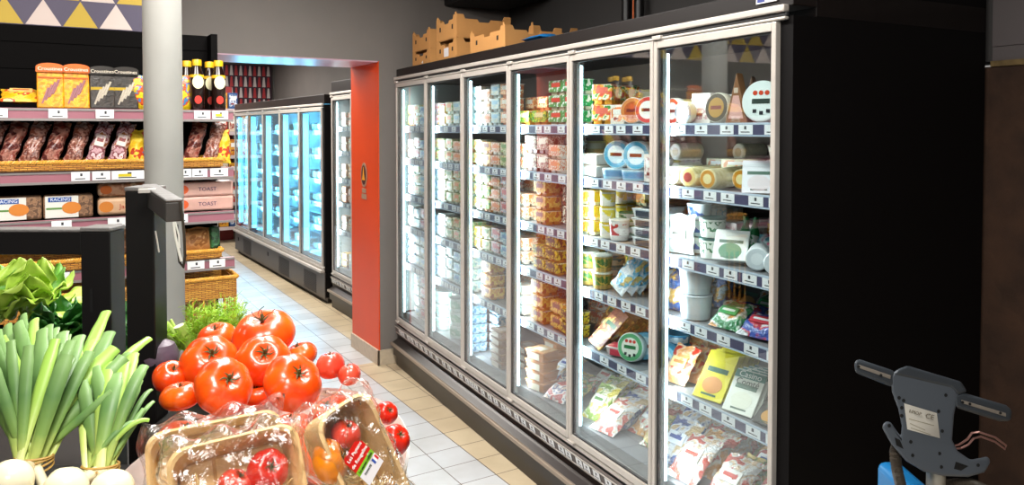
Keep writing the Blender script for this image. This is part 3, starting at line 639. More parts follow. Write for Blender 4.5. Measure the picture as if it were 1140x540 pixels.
foilbag = lambda cols, c=0.9: pr(cols, 15, 0.22, c, soft=True)
KINDS = {
 # near door
 'rc_red':   (K_round(.052, .035, '#e8e2d8', '#c9442e', '#ece6da'), .052, 'red and white round cheese', 'cheese'),
 'rc_dark':  (K_round(.043, .03, '#d9cfae', '#2b2c30', '#e6e6e2'), .052, 'round cheese with dark rim', 'cheese'),
 'box_wht':  (K_box(.085, .115, .05, '#e6ded6', ['#ddd2c6', '#c9a1a0', '#efe9e0']), .05, 'pale cheese pack', 'cheese'),
 'rc_gold':  (K_round(.054, .04, '#e2dccb', '#3b3020', '#a87d24'), .066, 'brown and gold round cheese', 'cheese'),
 'wedge':    (K_wedge(.088, .175, .04, '#8a5f3e', '#d9a9a0'), .05, 'brown paper cheese wedge', 'cheese'),
 'rc_big':   (K_round(.070, .05, '#dfe6e4', '#dfeae8', '#e4eeec', ('#c9401c', '#2c3c34')), .082, 'large white round cheese pack', 'cheese'),
 'rc_orange':(K_round(.06, .035, '#e0b060', '#c9581c', '#ebe2cf'), .06, 'orange round cheese', 'cheese'),
 'log_white':(K_logcheese(.037, .13, ['#d9d2b8', '#e6dfc4'], '#c9b89a', '#e2dccf'), .037, 'white cheese log', 'cheese'),
 'log_red':  (K_logcheese(.037, .13, ['#dccf9f', '#cfc08a'], '#8c2a20', '#cdb573'), .037, 'cheese log with red centre', 'cheese'),
 'log_gold': (K_logcheese(.037, .13, ['#e0d5a8', '#d2c490'], '#e8d9a0', '#c98a20'), .037, 'cheese log with gold label', 'cheese'),
 'log_blue': (K_logcheese(.037, .14, ['#e3d9b2', '#d8c78a'], '#9fc0dc', '#7a6a4a'), .037, 'cheese log with blue centre', 'cheese'),
 'drum':     (K_pot(.06, .05, '#d9c88e', '#e6d898', '#e9e2c4', 0.98, name='cheese_drum', lidname='top_label'), .06, 'yellow flat cheese drum', 'cheese'),
 'box_long': (K_box(.15, .05, .08, '#e0d7ae', ['#e0d7ae', '#d98a50']), .05, 'long cream cheese box', 'cheese'),
 'card':     (K_slab(.11, .12, .008, '#e6e8ee', '#dfe3ea', '#e0d4d8', name='offer_card'), .05, 'white leaning offer card', 'card'),
 'wedge_y':  (K_wedge(.11, .09, .07, '#d9c070', '#cfd4d4'), .05, 'yellow wedge cheese', 'cheese'),
 'sack':     (K_bag(.12, .15, .05, ['#dfe3df', '#c9d0cc', '#e8ece8'], ('#e8ece8', '#58544e'), name='mozzarella_bag', seed=3), .05, 'white drawstring cheese bag', 'bag'),
 'pot_blue': (K_pot(.047, .062, '#e3ebee', '#e9eeee', ['#e3ebee', '#3b62a8'], .85), .047, 'white pot with blue mark', 'pot'),
 'pot_green':(K_pot(.05, .075, '#dfe6dc', '#24504a', ['#dfe6dc', '#1f6b3c', '#e8e8e0'], .85), .05, 'pot with dark green lid', 'pot'),
 'box_green':(K_slab(.12, .12, .04, '#e3e8e4', '#eceeea', '#2d7a4c', name='cheese_block_pack'), .05, 'white pack with green emblem', 'pack'),
 'can_green':(K_bottle(.022, .15, '#1f8a4a', '#1c7a40', ['#2aa05a', '#e8efe8'], name='drink_bottle'), .022, 'slim green bottle', 'bottle'),
 'roll_wht': (K_logcheese(.04, .12, '#dfe6e8', '#e4ebee', '#cfd9de', name='cheese_roll'), .04, 'white wrapped cheese roll', 'cheese'),
 'bag_cyan': (K_bag(.16, .11, .05, foilbag(['#e3ecef', '#6cc4d8', '#e3ecef', '#d05a7a']), None, name='cheese_bag', seed=5), .05, 'white bag with cyan stripe', 'bag'),
 'tub_blue': (K_pot(.055, .045, '#3c8fc0', '#58a8d0', ['#3c8fc0', '#d8e6ee'], .9), .055, 'blue flat tub', 'tub'),
 'bag_blue': (K_bag(.13, .17, .05, foilbag(['#e0e4e8', '#2c4f8a', '#d8a040', '#e8e8e8']), None, name='cheese_bag', seed=8), .05, 'blue and white cheese bag', 'bag'),
 'bucket':   (K_pot(.062, .092, '#d5e0e4', '#dfe8ec', '#dde6ea', .86, name='fresh_cheese_bucket'), .062, 'large white plastic bucket', 'tub'),
 'bag_green':(K_bag(.13, .13, .05, foilbag(['#e6eae2', '#2f8a4e', '#e6eae2', '#d09048']), ('#2a9a50', '#e8eee8'), name='cheese_bag', seed=9), .05, 'green and white cheese bag', 'bag'),
 'bag_gal':  (K_bag(.15, .12, .06, foilbag(['#e3e6ee', '#3a56b0', '#c23a48', '#e6e9ee']), ('#c03a48', '#eceef2'), name='mozzarella_bag', seed=10), .06, 'mozzarella bag with red label', 'bag'),
 'bag_org':  (K_bag(.12, .14, .05, foilbag(['#d87838', '#5fa0d0', '#e8e0d8', '#d86030']), None, name='cheese_bag', seed=11), .05, 'orange and blue bag', 'bag'),
 'rt_blue':  (K_round(.058, .04, '#4a9fc8', '#8cc8e0', '#d8ecf2', name='round_tub'), .058, 'light blue round tub', 'tub'),
 'slm':      (K_bag(.12, .16, .035, foilbag(['#d8613a', '#e09a60', '#e6c8a8', '#c8402a'], .35), ('#e6c080', '#d86a3a'), name='smoked_fish_pack', seed=12), .035, 'orange sliced fish pack', 'pack'),
 'slice_y':  (K_slab(.125, .19, .014, '#d9cc18', '#d4c61e', '#c8843c', words=('', '')), .014, 'yellow sliced cheese pack', 'pack'),
 'slice_w':  (K_slab(.12, .16, .014, '#dfe3d8', '#2f7a6a', '#d9dccb', words=('Casino', 'Comté')), .014, 'white and green sliced cheese pack', 'pack'),
 'slice_k':  (K_slab(.12, .13, .014, '#3a3a36', '#2c2c2a', '#cf9a50', name='sliced_cheese_pack'), .014, 'dark grey sliced cheese pack', 'pack'),
 'slice_t':  (K_slab(.10, .12, .014, '#a9d4c8', '#6ab0a0', '#e0e8dc', name='sliced_cheese_pack'), .014, 'pale teal sliced cheese pack', 'pack'),
 'bag_rw':   (K_bag(.15, .21, .055, foilbag(['#e0dcd8', '#c94a38', '#e6e2dc', '#dcb890', '#e8e6e2']), ('#e8e4dc', '#c24438'), seed=13), .055, 'red and white grated cheese bag', 'bag'),
 'bag_ow':   (K_bag(.15, .21, .055, foilbag(['#e3dccb', '#e0a050', '#e8e2d2', '#c8503a']), ('#e8e8e6', '#3a4a8a'), seed=14), .055, 'orange and cream grated cheese bag', 'bag'),
 'bag_bw':   (K_bag(.15, .20, .055, foilbag(['#dfe3ea', '#3a5aa0', '#e8e8ea', '#d0b080']), ('#e8ecf2', '#2f4f9a'), seed=15), .055, 'blue and white grated cheese bag', 'bag'),
 'bag_gy':   (K_bag(.13, .19, .05, foilbag(['#d8d8a8', '#8fae3c', '#e8e6c8', '#dcc848']), ('#e8e8d8', '#4a7a2c'), seed=16), .05, 'green and yellow cheese bag', 'bag'),
 'bag_mix':  (K_bag(.14, .18, .06, foilbag(['#e4e0d0', '#dcc070', '#5a8a50', '#c06a50', '#e4e0d0']), None, seed=17), .06, 'bag of diced cheese', 'bag'),
 # second door from the right
 'mp_peach': (K_multipack(.10, .088, .10, ['#d99a30', '#c8801c'], ['#d85a4a', '#e0a030', '#e8e0c8', '#4a9040'], '#d86a58', 'compote_multipack'), .05, 'peach compote multipack', 'multipack'),
 'box_org':  (K_box(.07, .085, .06, '#e3ddd0', ['#e6dfd0', '#d87c30']), .05, 'white carton with orange label', 'carton'),
 'rc_or2':   (K_round(.056, .035, '#e6dfd2', '#d08040', '#b8561c'), .056, 'brown and orange round cheese', 'cheese'),
 'rc_red2':  (K_round(.056, .035, '#e8e4dc', '#c8382a', '#ede8de'), .056, 'red ringed round cheese', 'cheese'),
 'tray_or':  (K_tray(.10, .05, .10, '#e0d6c8', ['#e0d6c8', '#d08a50'], '#e8e4da', 'cream_cheese_tray'), .05, 'white and orange tub', 'tub'),
 'rt_phil':  (K_round(.06, .045, '#cfe6ee', '#58aed0', '#d8ecf4', name='round_tub'), .06, 'blue and white round tub', 'tub'),
 'tub_phil': (K_pot(.06, .045, '#8cc8e0', '#dceaf0', '#3c90c0', .9), .06, 'flat tub with blue band', 'tub'),
 'pot_yel':  (K_pot(.036, .068, '#ebe7d6', '#d8b830', ['#e8d040', '#ece8dc'], .92, name='glass_yogurt_pot'), .036, 'glass pot with yellow label', 'pot'),
 'mp_yel':   (K_multipack(.09, .065, .09, '#e6dfb8', ['#e0c030', '#d88a30', '#e8e0b0'], '#d8902c'), .045, 'yellow dessert multipack', 'multipack'),
 'pot_rw':   (K_pot(.045, .09, '#e6e2dc', '#dcdcd6', ['#e6e2dc', '#b83430'], .85), .045, 'white pot with red script', 'pot'),
 'pot_gw':   (K_pot(.047, .055, '#e6e9e4', '#2f8a60', ['#e6e9e4', '#2f8a60'], .85), .047, 'white pot with green lid', 'pot'),
 'tray_wht': (K_tray(.12, .036, .10, '#dde2e2', '#e4e8e8', '#3c4450', 'cream_cheese_tray'), .05, 'flat white lidded tray', 'tray'),
 'pot_grn':  (K_pot(.048, .075, '#b0904c', '#dfe4d4', ['#3f6a2c', '#c8a040', '#4f7a30'], .82), .048, 'green and gold pot', 'pot'),
 'bag_cy2':  (K_bag(.10, .185, .03, foilbag(['#3aa8d8', '#e3eef2', '#4ab4dc', '#d8c070']), None, name='cheese_sticks_bag', seed=21), .03, 'bright blue leaning cheese bag', 'bag'),
 'tub_pur':  (K_pot(.055, .038, '#6c5f86', '#e6e4ea', ['#5a5078', '#d8d0a0'], .92), .055, 'purple tub with white lid', 'tub'),
 'tub_olv':  (K_pot(.055, .038, '#a8a050', '#e6e4da', ['#8a8a3c', '#d8d0a0'], .92), .055, 'olive tub with white lid', 'tub'),
 'meat_br':  (K_slab(.10, .20, .02, ['#6a3a2c', '#8a5640', '#d8b060'], '#5a2c24', ['#e0b040', '#e8dcc0'], name='sliced_meat_pack'), .02, 'brown cured meat pack', 'pack'),
 'heart':    (K_tray(.10, .04, .08, '#d8ccc8', ['#b82c38', '#d88a80'], '#c84050', 'salad_tray'), .05, 'small red filled tray', 'tray'),
 'rt_green': (K_round(.06, .045, '#e0ece6', '#5aa070', '#e0e4d8', ('#c83c2c', '#2a6a3c'), name='round_tub'), .06, 'green rimmed round tub', 'tub'),
 # fourth door and beyond
 'mp_grn':   (K_multipack(.105, .075, .1, '#d98a40', ['#3a8a3c', '#d8d040', '#3f9440', '#e08030'], '#e0d0a0'), .05, 'green dessert multipack', 'multipack'),
 'mp_grw':   (K_multipack(.12, .07, .1, '#d9d0b8', ['#2a8a48', '#2c9450', '#e8e8e0'], '#d84a3c'), .05, 'green and white multipack', 'multipack'),
 'mp_or':    (K_multipack(.10, .075, .1, '#c87844', ['#d8844c', '#e8c8a0', '#c8643c'], '#e8e4da'), .05, 'orange dessert multipack', 'multipack'),
 'mp_choc':  (K_multipack(.11, .09, .1, '#6a3020', ['#7a2c24', '#c8b8a0', '#8a3c30', '#e4dccc'], '#e4dccc'), .05, 'chocolate dessert multipack', 'multipack'),
 'mp_dia':   (K_multipack(.13, .105, .1, '#d8c8a8', ['#e4dcc8', '#4a2c20', '#e4dcc8'], '#3c241c'), .05, 'cream and brown multipack', 'multipack'),
 'mp_car':   (K_multipack(.12, .07, .1, '#c8801c', ['#d8902c', '#e8c050', '#b85c20'], '#7a2c18'), .05, 'caramel dessert multipack', 'multipack'),
 'mp_yb':    (K_multipack(.11, .06, .1, '#b8801c', ['#d8b020', '#5a3414', '#e0c040'], '#3c2410'), .05, 'yellow and brown multipack', 'multipack'),
 'mp_wo':    (K_multipack(.11, .068, .1, '#dcd4c4', ['#d88848', '#e0d4c0', '#c8683c', '#e4d8c4'], '#d8743c', 'yogurt_multipack'), .05, 'white and orange multipack', 'multipack'),
 'mp_wht':   (K_multipack(.105, .075, .1, '#dfe4e2', ['#d6dcd8', '#8fb4c0', '#d8ccb0', '#c8d4d0'], '#8ab0c8', 'yogurt_multipack'), .05, 'white yogurt multipack', 'multipack'),
 'mp_wgr':   (K_multipack(.105, .075, .1, '#dfe4dc', ['#7fae5c', '#dcd8b8', '#d08a48', '#6a9c50'], '#d8783c', 'yogurt_multipack'), .05, 'fruit yogurt multipack', 'multipack'),
 'mp_wrd':   (K_multipack(.105, .075, .1, '#e2dedc', ['#c05a60', '#dcccc4', '#8a98b4', '#c87a58'], '#b84a58', 'yogurt_multipack'), .05, 'red fruit yogurt multipack', 'multipack'),
 'mp_pas':   (K_multipack(.11, .068, .1, '#d8e0e4', ['#9cc4d4', '#dfe2dc', '#5f96b8', '#a8d0c4'], '#4a78a8', 'yogurt_multipack'), .05, 'pale blue yogurt multipack', 'multipack'),
 'mp_gla':   (K_multipack(.10, .07, .1, '#d8dcc8', ['#b8b070', '#7c9454', '#dcd4b8', '#c09058'], '#6a8a4c', 'yogurt_multipack'), .05, 'olive yogurt multipack', 'multipack'),
 'tr_or':    (K_tray(.14, .05, .11, '#c8864c', ['#d8a068', '#e6c490'], '#e8dcc8', 'dessert_tray'), .05, 'orange brown dessert tray', 'tray'),
 'tr_br':    (K_tray(.14, .04, .11, '#8a6a50', ['#a88868', '#c8b090'], '#d8ccc0', 'dessert_tray'), .05, 'brown dessert tray', 'tray'),
 'tr_bl':    (K_multipack(.12, .055, .1, '#c8dce8', ['#7ab4d8', '#e4ecf0', '#5a9cc8'], '#e4ecf0'), .05, 'light blue multipack', 'multipack'),
 'bkt_wht':  (K_pot(.07, .085, '#d3e0dc', '#e3ebe8', ['#d8e4dc', '#a8c8b8'], .88, name='yogurt_bucket'), .07, 'large pale yogurt bucket', 'tub'),
 'bkt_or':   (K_pot(.06, .07, '#d8824c', '#e0a070', '#d8744c', .88, name='yogurt_bucket'), .06, 'orange pot', 'tub'),
 'bag_chp':  (K_bag(.15, .14, .06, foilbag(['#d8ccc8', '#b83c3c', '#e4dcd8', '#4a4a80', '#e0c0a8']), None, name='cheese_bag', seed=30), .06, 'red and white snack cheese bag', 'bag'),
}
ORD = ['first', 'second', 'third', 'fourth', 'fifth', 'sixth', 'seventh', 'eighth', 'ninth', 'tenth', 'eleventh', 'twelfth', 'thirteenth', 'fourteenth', 'fifteenth', 'sixteenth', 'seventeenth', 'eighteenth', 'nineteenth', 'twentieth', 'twenty-first', 'twenty-second', 'twenty-third', 'twenty-fourth']
SHELF = ['top shelf', 'second shelf', 'third shelf', 'fourth shelf', 'fifth shelf', 'bottom deck']
ZDECK = 0.3885
HGT = {}
_shelfed = {}
def put(kind, px, yf, k, dep, n, idx, where, tilt=0.0, turn=0.0, dz=0.0, roll=0.0):
    builder, r, desc, cat = KINDS[kind]
    ensure(kind, builder)
    z = (ZS + [ZDECK])[k]
    vs = _shape[kind][0]; thick = max(v.y for v in vs)
    rots = [(random.random() - 0.5) * (0.01 if kind.startswith('slice') else 0.06) for _ in range(n)]
    Rt = [RZ(-FA - PI / 2 + turn + q) @ RX(-tilt) @ RY(roll) for q in rots]
    low = min((Rt[0] @ v).z for v in vs)
    h = HGT.get(kind, 0.07)
    ex = Vector((math.cos(FA), -math.sin(FA), 0)); front = min((Rt[0] @ v).dot(ex) for v in vs)
    dep = max(dep, 0.006 - front)
    ey = Vector((math.sin(FA), math.cos(FA), 0)); lo_y = min((Rt[0] @ v).dot(ey) for v in vs) ; hi_y = max((Rt[0] @ v).dot(ey) for v in vs)
    good = None
    for t in range(16):
        d2 = dep + 0.012 * t
        y2 = yf_px(px, XF + SX + d2) if px is not None else yf
        y2 = min(max(y2, Y0F + 0.053 - lo_y), Y0F + 0.046 + 6 * DW - hi_y)
        Ms = [T(fw(XF + SX + d2, y2, z + dz + 0.0012 - low + (h + 0.0006) * s)) @ Rt[s] for s in range(n)]
        bb = [bvh_of(kind, M) for M in Ms]
        others = _shelfed.get(k, [])
        if not any(hits(a, b) for a in bb for b in others):
            good = (Ms, bb); break
    if good is None:
        print('SKIP', kind, px, k, where); return
    Ms, bb = good
    _shelfed.setdefault(k, []).extend(bb)
    for s, M in enumerate(Ms):
        lay = '' if n == 1 else (' bottom of stack,' if s == 0 else (' topmost of stack,' if s == n - 1 else f' {ORD[s]} in stack,'))
        lb = f"{desc},{lay} {ORD[idx]} from left, {SHELF[k]}, {where}"
        if len(lb.split()) > 16: lb = f"{desc},{lay} {ORD[idx]} column, {SHELF[k]}, {where}"
        place(kind, builder, M, lb, cat, f"{desc}s in the display fridge")
for k_, v_ in dict(mp_peach=.09, mp_grn=.077, mp_grw=.072, mp_or=.077, mp_choc=.092, mp_dia=.107, mp_car=.072, mp_yb=.062, mp_wo=.07, mp_wht=.077, mp_wgr=.077, mp_wrd=.077, mp_pas=.07, mp_gla=.072, mp_yel=.067,
                   tr_or=.052, tr_br=.042, tr_bl=.057, bkt_wht=.087, bkt_or=.072, tray_wht=.0385, tray_or=.053, tub_blue=.047, bucket=.094, pot_blue=.064, pot_green=.077, pot_yel=.07, pot_gw=.057, pot_grn=.077,
                   tub_pur=.04, tub_olv=.04, tub_phil=.047, rt_phil=.122, drum=.052, box_org=.087, log_white=.082).items(): HGT[k_] = v_

N6 = 'nearest door'
L6 = {
 0: [('rc_red', 748, .07), ('rc_dark', 760, .02, dict(turn=.15)), ('box_wht', 780, .02, dict(turn=.2)), ('rc_gold', 796, .004, dict(turn=.1, tilt=.1)), ('wedge', 819, .0, dict(turn=.25)), ('rc_big', 846, .006, dict(turn=.3, tilt=.08)), ('wedge', 836, .18, dict(turn=.5)), ('wedge', 862, .16, dict(turn=.5)), ('drum', 772, .25, dict(n=2)), ('box_wht', 808, .22), ('rc_orange', 874, .05, dict(turn=.3)), ('box_long', 752, .26)],
 1: [('log_white', 746, .01, dict(turn=.2)), ('log_red', 766, .01, dict(turn=.25)), ('log_gold', 788, .01, dict(turn=.2)), ('log_blue', 807, .01, dict(turn=.3)), ('log_gold', 825, .10, dict(turn=.3)), ('drum', 786, .2, dict(n=1, dz=.02)), ('box_long', 800, .22, dict(n=1, dz=.045)), ('box_long', 823, .16, dict(turn=.4, dz=.05)), ('drum', 841, .14, dict(dz=.05)), ('drum', 843, .14, dict()), ('card', 845, .01, dict(turn=.7, tilt=.45)), ('wedge_y', 866, .03, dict(turn=.5))],
 2: [('sack', 754, .03, dict(turn=.25, tilt=.1)), ('pot_blue', 779, .09, dict(n=3)), ('pot_green', 794, .06, dict(n=2)), ('box_green', 812, .02, dict(turn=.6, tilt=.6)), ('can_green', 826, .06, dict(tilt=.2)), ('can_green', 835, .10, dict(tilt=.25)), ('can_green', 831, .13), ('roll_wht', 844, .03, dict(turn=.7)), ('roll_wht', 848, .05, dict(turn=.7, dz=.078)), ('bag_cyan', 858, .09, dict(turn=.3, tilt=.5)), ('roll_wht', 864, .02, dict(turn=.4)), ('box_wht', 842, .22), ('box_wht', 812, .24), ('pot_blue', 770, .2, dict(n=2))],
 3: [('tub_blue', 741, .06, dict(n=3)), ('bag_blue', 746, .02, dict(turn=.5, tilt=.2)), ('bag_blue', 772, .17, dict(tilt=.1)), ('bucket', 776, .0, dict(n=2)), ('bag_green', 803, .02, dict(turn=.5, tilt=.7)), ('bag_green', 812, .10, dict(turn=.7, tilt=.9, dz=.05)), ('bag_gal', 818, .02, dict(turn=.5, tilt=.9)), ('bag_gal', 840, .02, dict(turn=.6, tilt=.8)), ('bag_org', 862, .02, dict(turn=.5, tilt=.4)), ('slice_k', 830, .22, dict(tilt=.3)), ('bag_blue', 795, .22, dict(tilt=.2)), ('bag_green', 848, .16, dict(tilt=.5, turn=.4))],
 4: [('rt_blue', 741, .06, dict(turn=.3)), ('tub_blue', 755, .16, dict(n=3)), ('slm', 748, .02, dict(turn=.5, tilt=.5)), ('slm', 762, .02, dict(turn=.5, tilt=.6)), ('slm', 766, .2, dict(turn=.5, tilt=.4))] +
    [('slice_y', 788 + 6.5 * i, .008 + .026 * i, dict(turn=.6, tilt=.5)) for i in range(5)] + [('slice_w', 822 + 6.5 * i, .008 + .026 * i, dict(turn=.6, tilt=.5)) for i in range(4)] +
    [('slice_k', 857, .005, dict(turn=.6, tilt=.75)), ('slice_t', 868, .01, dict(turn=.5, tilt=.6)), ('slm', 790, .24, dict(turn=.4, tilt=.4)), ('slm', 812, .25, dict(turn=.4, tilt=.4)), ('box_green', 842, .2, dict(turn=.3, tilt=.3))],
 5: [('bag_bw', 741, .05, dict(turn=.5, tilt=.6)), ('bag_bw', 756, .17, dict(turn=.5, tilt=.6)), ('bag_rw', 756, .02, dict(turn=.5, tilt=.7)), ('bag_ow', 777, .02, dict(turn=.5, tilt=.7)), ('bag_rw', 799, .02, dict(turn=.5, tilt=.7)), ('bag_rw', 778, .14, dict(turn=.5, tilt=.8)), ('bag_mix', 822, .02, dict(turn=.5, tilt=.75)), ('bag_rw', 812, .14, dict(turn=.5, tilt=.8)), ('bag_rw', 845, .02, dict(turn=.5, tilt=.75)), ('bag_ow', 840, .15, dict(turn=.5, tilt=.8)), ('bag_gy', 868, .02, dict(turn=.5, tilt=.7)), ('bag_rw', 868, .16, dict(turn=.5, tilt=.8)), ('bag_bw', 795, .27, dict(turn=.5, tilt=.7))],
}
N5 = 'second door from right'
L5 = {
 0: [('mp_peach', 670, .01, dict(n=2, turn=.5)), ('box_org', 687, .03, dict(turn=.4)), ('rc_or2', 703, .03, dict(turn=.5, tilt=.1)), ('rc_red2', 720, .03, dict(turn=.5, tilt=.1)), ('mp_peach', 686, .15, dict(n=2)), ('rc_or2', 716, .12, dict(turn=.3)), ('mp_peach', 652, .12, dict(n=1)), ('rc_red2', 733, .08, dict(turn=.3))],
 1: [('tray_or', 655, .03, dict(n=2, turn=.2)), ('tray_or', 668, .03, dict(n=2, turn=.2)), ('tub_phil', 686, .05, dict(n=1)), ('rt_phil', 686, .04, dict(turn=.5, dz=.047)), ('tub_phil', 708, .05, dict(n=1)), ('rt_phil', 708, .04, dict(turn=.5, dz=.047)), ('box_wht', 724, .04), ('tray_or', 680, .18, dict(n=2)), ('tray_or', 705, .2, dict(n=2))],
 2: [('mp_yel', 654, .01, dict(n=3, turn=.2)), ('pot_yel', 667, .045, dict(n=3)), ('pot_yel', 677, .045, dict(n=3)), ('pot_rw', 683, .05, dict(dz=0)), ('pot_rw', 690, .04, dict(n=1)), ('pot_gw', 701, .05, dict(n=2)), ('tray_wht', 716, .01, dict(n=4, turn=.2)), ('pot_yel', 690, .15, dict(n=3)), ('pot_yel', 700, .16, dict(n=3)), ('mp_yel', 712, .2, dict(n=3)), ('tray_wht', 731, .01, dict(n=4))],
 3: [('pot_grn', 656, .05, dict(n=2)), ('pot_grn', 671, .05, dict(n=2)), ('pot_grn', 664, .15, dict(n=3)), ('bag_cy2', 684, .01, dict(turn=.5, tilt=.3, roll=.45)), ('bag_cy2', 695, .03, dict(turn=.5, tilt=.3, roll=.45)), ('bag_cy2', 704, .05, dict(turn=.5, tilt=.3, roll=.4)), ('tub_pur', 713, .06, dict(n=4)), ('tub_olv', 721, .09, dict(n=4)), ('tub_pur', 735, .07, dict(n=4)), ('tub_pur', 724, .18, dict(n=4))],
 4: [('meat_br', 661, .01, dict(turn=.5, tilt=.5, roll=.35)), ('meat_br', 674, .015, dict(turn=.5, tilt=.55, roll=.35)), ('meat_br', 685, .04, dict(turn=.5, tilt=.6, roll=.35)), ('meat_br', 668, .14, dict(turn=.5, tilt=.5, roll=.2)), ('heart', 687, .01, dict(turn=.5)), ('rt_green', 701, .02, dict(turn=.5, tilt=.2)), ('tub_phil', 707, .12, dict(n=4)), ('rt_blue', 717, .02, dict(turn=.5, tilt=.2)), ('tub_phil', 725, .14, dict(n=3)), ('rt_green', 731, .04, dict(turn=.4))],
 5: [('bag_gy', 656, .04, dict(turn=.5, tilt=.6)), ('bag_gy', 664, .17, dict(turn=.5, tilt=.7)), ('bag_gy', 682, .22, dict(turn=.5, tilt=.6)), ('bag_rw', 668, .01, dict(turn=.5, tilt=.8)), ('bag_bw', 683, .02, dict(turn=.5, tilt=.8)), ('bag_rw', 694, .08, dict(turn=.5, tilt=.85)), ('bag_ow', 702, .02, dict(turn=.5, tilt=.75)), ('bag_ow', 712, .14, dict(turn=.5, tilt=.8)), ('bag_mix', 723, .01, dict(turn=.5, tilt=.7)), ('bag_bw', 735, .05, dict(turn=.5, tilt=.7)), ('bag_gy', 700, .27, dict(turn=.5, tilt=.6))],
}
N4 = 'third door from right'
L4 = {
 0: [('mp_grn', 582, .01, dict(turn=.2)), ('mp_grn', 600, .01, dict(turn=.2)), ('mp_grw', 619, .01, dict(n=3, turn=.1)), ('mp_or', 590, .13, dict(n=2)), ('mp_or', 604, .13, dict(n=2)), ('mp_grw', 634, .01, dict(n=3))],
 1: [('mp_wo', 578, .01, dict(n=2)), ('mp_choc', 591, .01, dict(n=2)), ('mp_choc', 604, .01, dict(n=2)), ('mp_wo', 617, .01, dict(n=2)), ('mp_choc', 630, .01, dict(n=2))],
 2: [('mp_wo', 577, .01, dict(n=2)), ('mp_wo', 587, .01, dict(n=3)), ('mp_car', 601, .01, dict(n=3)), ('mp_dia', 618, .01, dict(n=2, turn=.2)), ('mp_dia', 635, .01, dict(n=2))],
 3: [('mp_wo', 577, .01, dict(n=2)), ('mp_car', 588, .01, dict(n=2)), ('mp_yb', 600, .01, dict(n=2)), ('mp_yb', 614, .01, dict(n=3)), ('mp_yb', 628, .01, dict(n=3))],
 4: [('tray_or', 577, .01, dict(n=3)), ('mp_wo', 586, .01, dict(n=3)), ('mp_car', 598, .01, dict(n=3)), ('mp_wo', 610, .01, dict(n=3)), ('mp_car', 620, .02, dict(n=2)), ('mp_yb', 632, .01, dict(n=2))],
 5: [('tr_br', 580, .14, dict(n=3)), ('tr_or', 595, .02, dict(n=4, turn=.2)), ('bag_chp', 613, .01, dict(turn=.5, tilt=.8)), ('bag_chp', 624, .09, dict(turn=.5, tilt=.8)), ('bag_bw', 616, .18, dict(turn=.5, tilt=.8)), ('bag_mix', 632, .01, dict(turn=.5, tilt=.8)), ('tr_or', 612, .28, dict(n=3))],
}
def runL(L, where):
    for k in sorted(L):
        ents = sorted(enumerate(L[k]), key=lambda e: e[1][1])
        order = {e[0]: i for i, e in enumerate(ents)}
        for i, e in sorted(enumerate(L[k]), key=lambda q: (q[1][2] + (0.3 if len(q[1]) > 3 and 'dz' in q[1][3] else 0))):
            kind, px, dep = e[:3]; o = dict(e[3]) if len(e) > 3 else {}
            n = o.pop('n', 1)
            if k >= 3 and kind.startswith(('bag', 'slice', 'slm', 'meat')) and 'tilt' in o:
                o['turn'] = o.get('turn', 0) * 0.35; o['tilt'] = min(1.1, o['tilt'] * 1.35)
            put(kind, px, None, k, dep, n, order[i], where, **o)
for Lx, pxs in ((L6, (748, 768, 790, 812, 834, 856)), (L5, (660, 676, 692, 708, 724))):
    for i, px in enumerate(pxs):
        Lx[5].append((('bag_rw', 'bag_ow', 'bag_gy', 'bag_bw')[(i * 3 + px) % 4], px, .24, dict(turn=.3, tilt=.75)))
runL(L6, N6); runL(L5, N5); runL(L4, N4)
# the three far doors: columns of multipacks
FARK = {3: {0: ['mp_wht', 'mp_wht', 'mp_wo', 'mp_wht', 'mp_or'], 1: ['mp_grn', 'mp_wgr', 'mp_car', 'mp_wo', 'mp_gla'], 2: ['mp_gla', 'mp_wgr', 'mp_grn', 'mp_wo', 'mp_wrd'], 3: ['mp_wgr', 'mp_yel', 'mp_gla', 'mp_wrd', 'mp_pas'], 4: ['mp_pas', 'tr_br', 'mp_car', 'tr_or', 'mp_wo'], 5: ['tr_bl', 'tr_bl', 'tr_br', 'tr_br', 'tr_or']},
        4: {0: ['mp_wrd', 'mp_yel', 'mp_wgr', 'mp_wht', 'mp_pas'], 1: ['mp_wgr', 'mp_gla', 'mp_wgr', 'mp_wo', 'mp_gla'], 2: ['mp_pas', 'mp_wgr', 'mp_gla', 'mp_wgr', 'mp_wrd'], 3: ['mp_pas', 'mp_wht', 'mp_gla', 'mp_wgr', 'mp_wrd'], 4: ['mp_pas', 'mp_pas', 'mp_wht', 'mp_pas', 'mp_wht'], 5: ['bkt_wht', 'bkt_wht', 'bkt_wht', 'bkt_or', 'bkt_or']},
        5: {0: ['mp_wgr', 'mp_grn', 'mp_wgr', 'mp_pas', 'mp_wht'], 1: ['mp_wo', 'mp_wo', 'mp_wrd', 'mp_pas', 'mp_wo'], 2: ['mp_wrd', 'mp_pas', 'mp_wgr', 'mp_wht', 'mp_car'], 3: ['mp_pas', 'mp_wht', 'mp_pas', 'mp_wrd', 'mp_pas'], 4: ['tr_bl', 'tr_bl', 'mp_wht', 'mp_wht', 'mp_pas'], 5: ['bkt_wht', 'bkt_wht', 'mp_wht', 'mp_wrd', 'bkt_wht']}}
FARW = {3: 'fourth door from right', 4: 'second door from left', 5: 'leftmost door'}
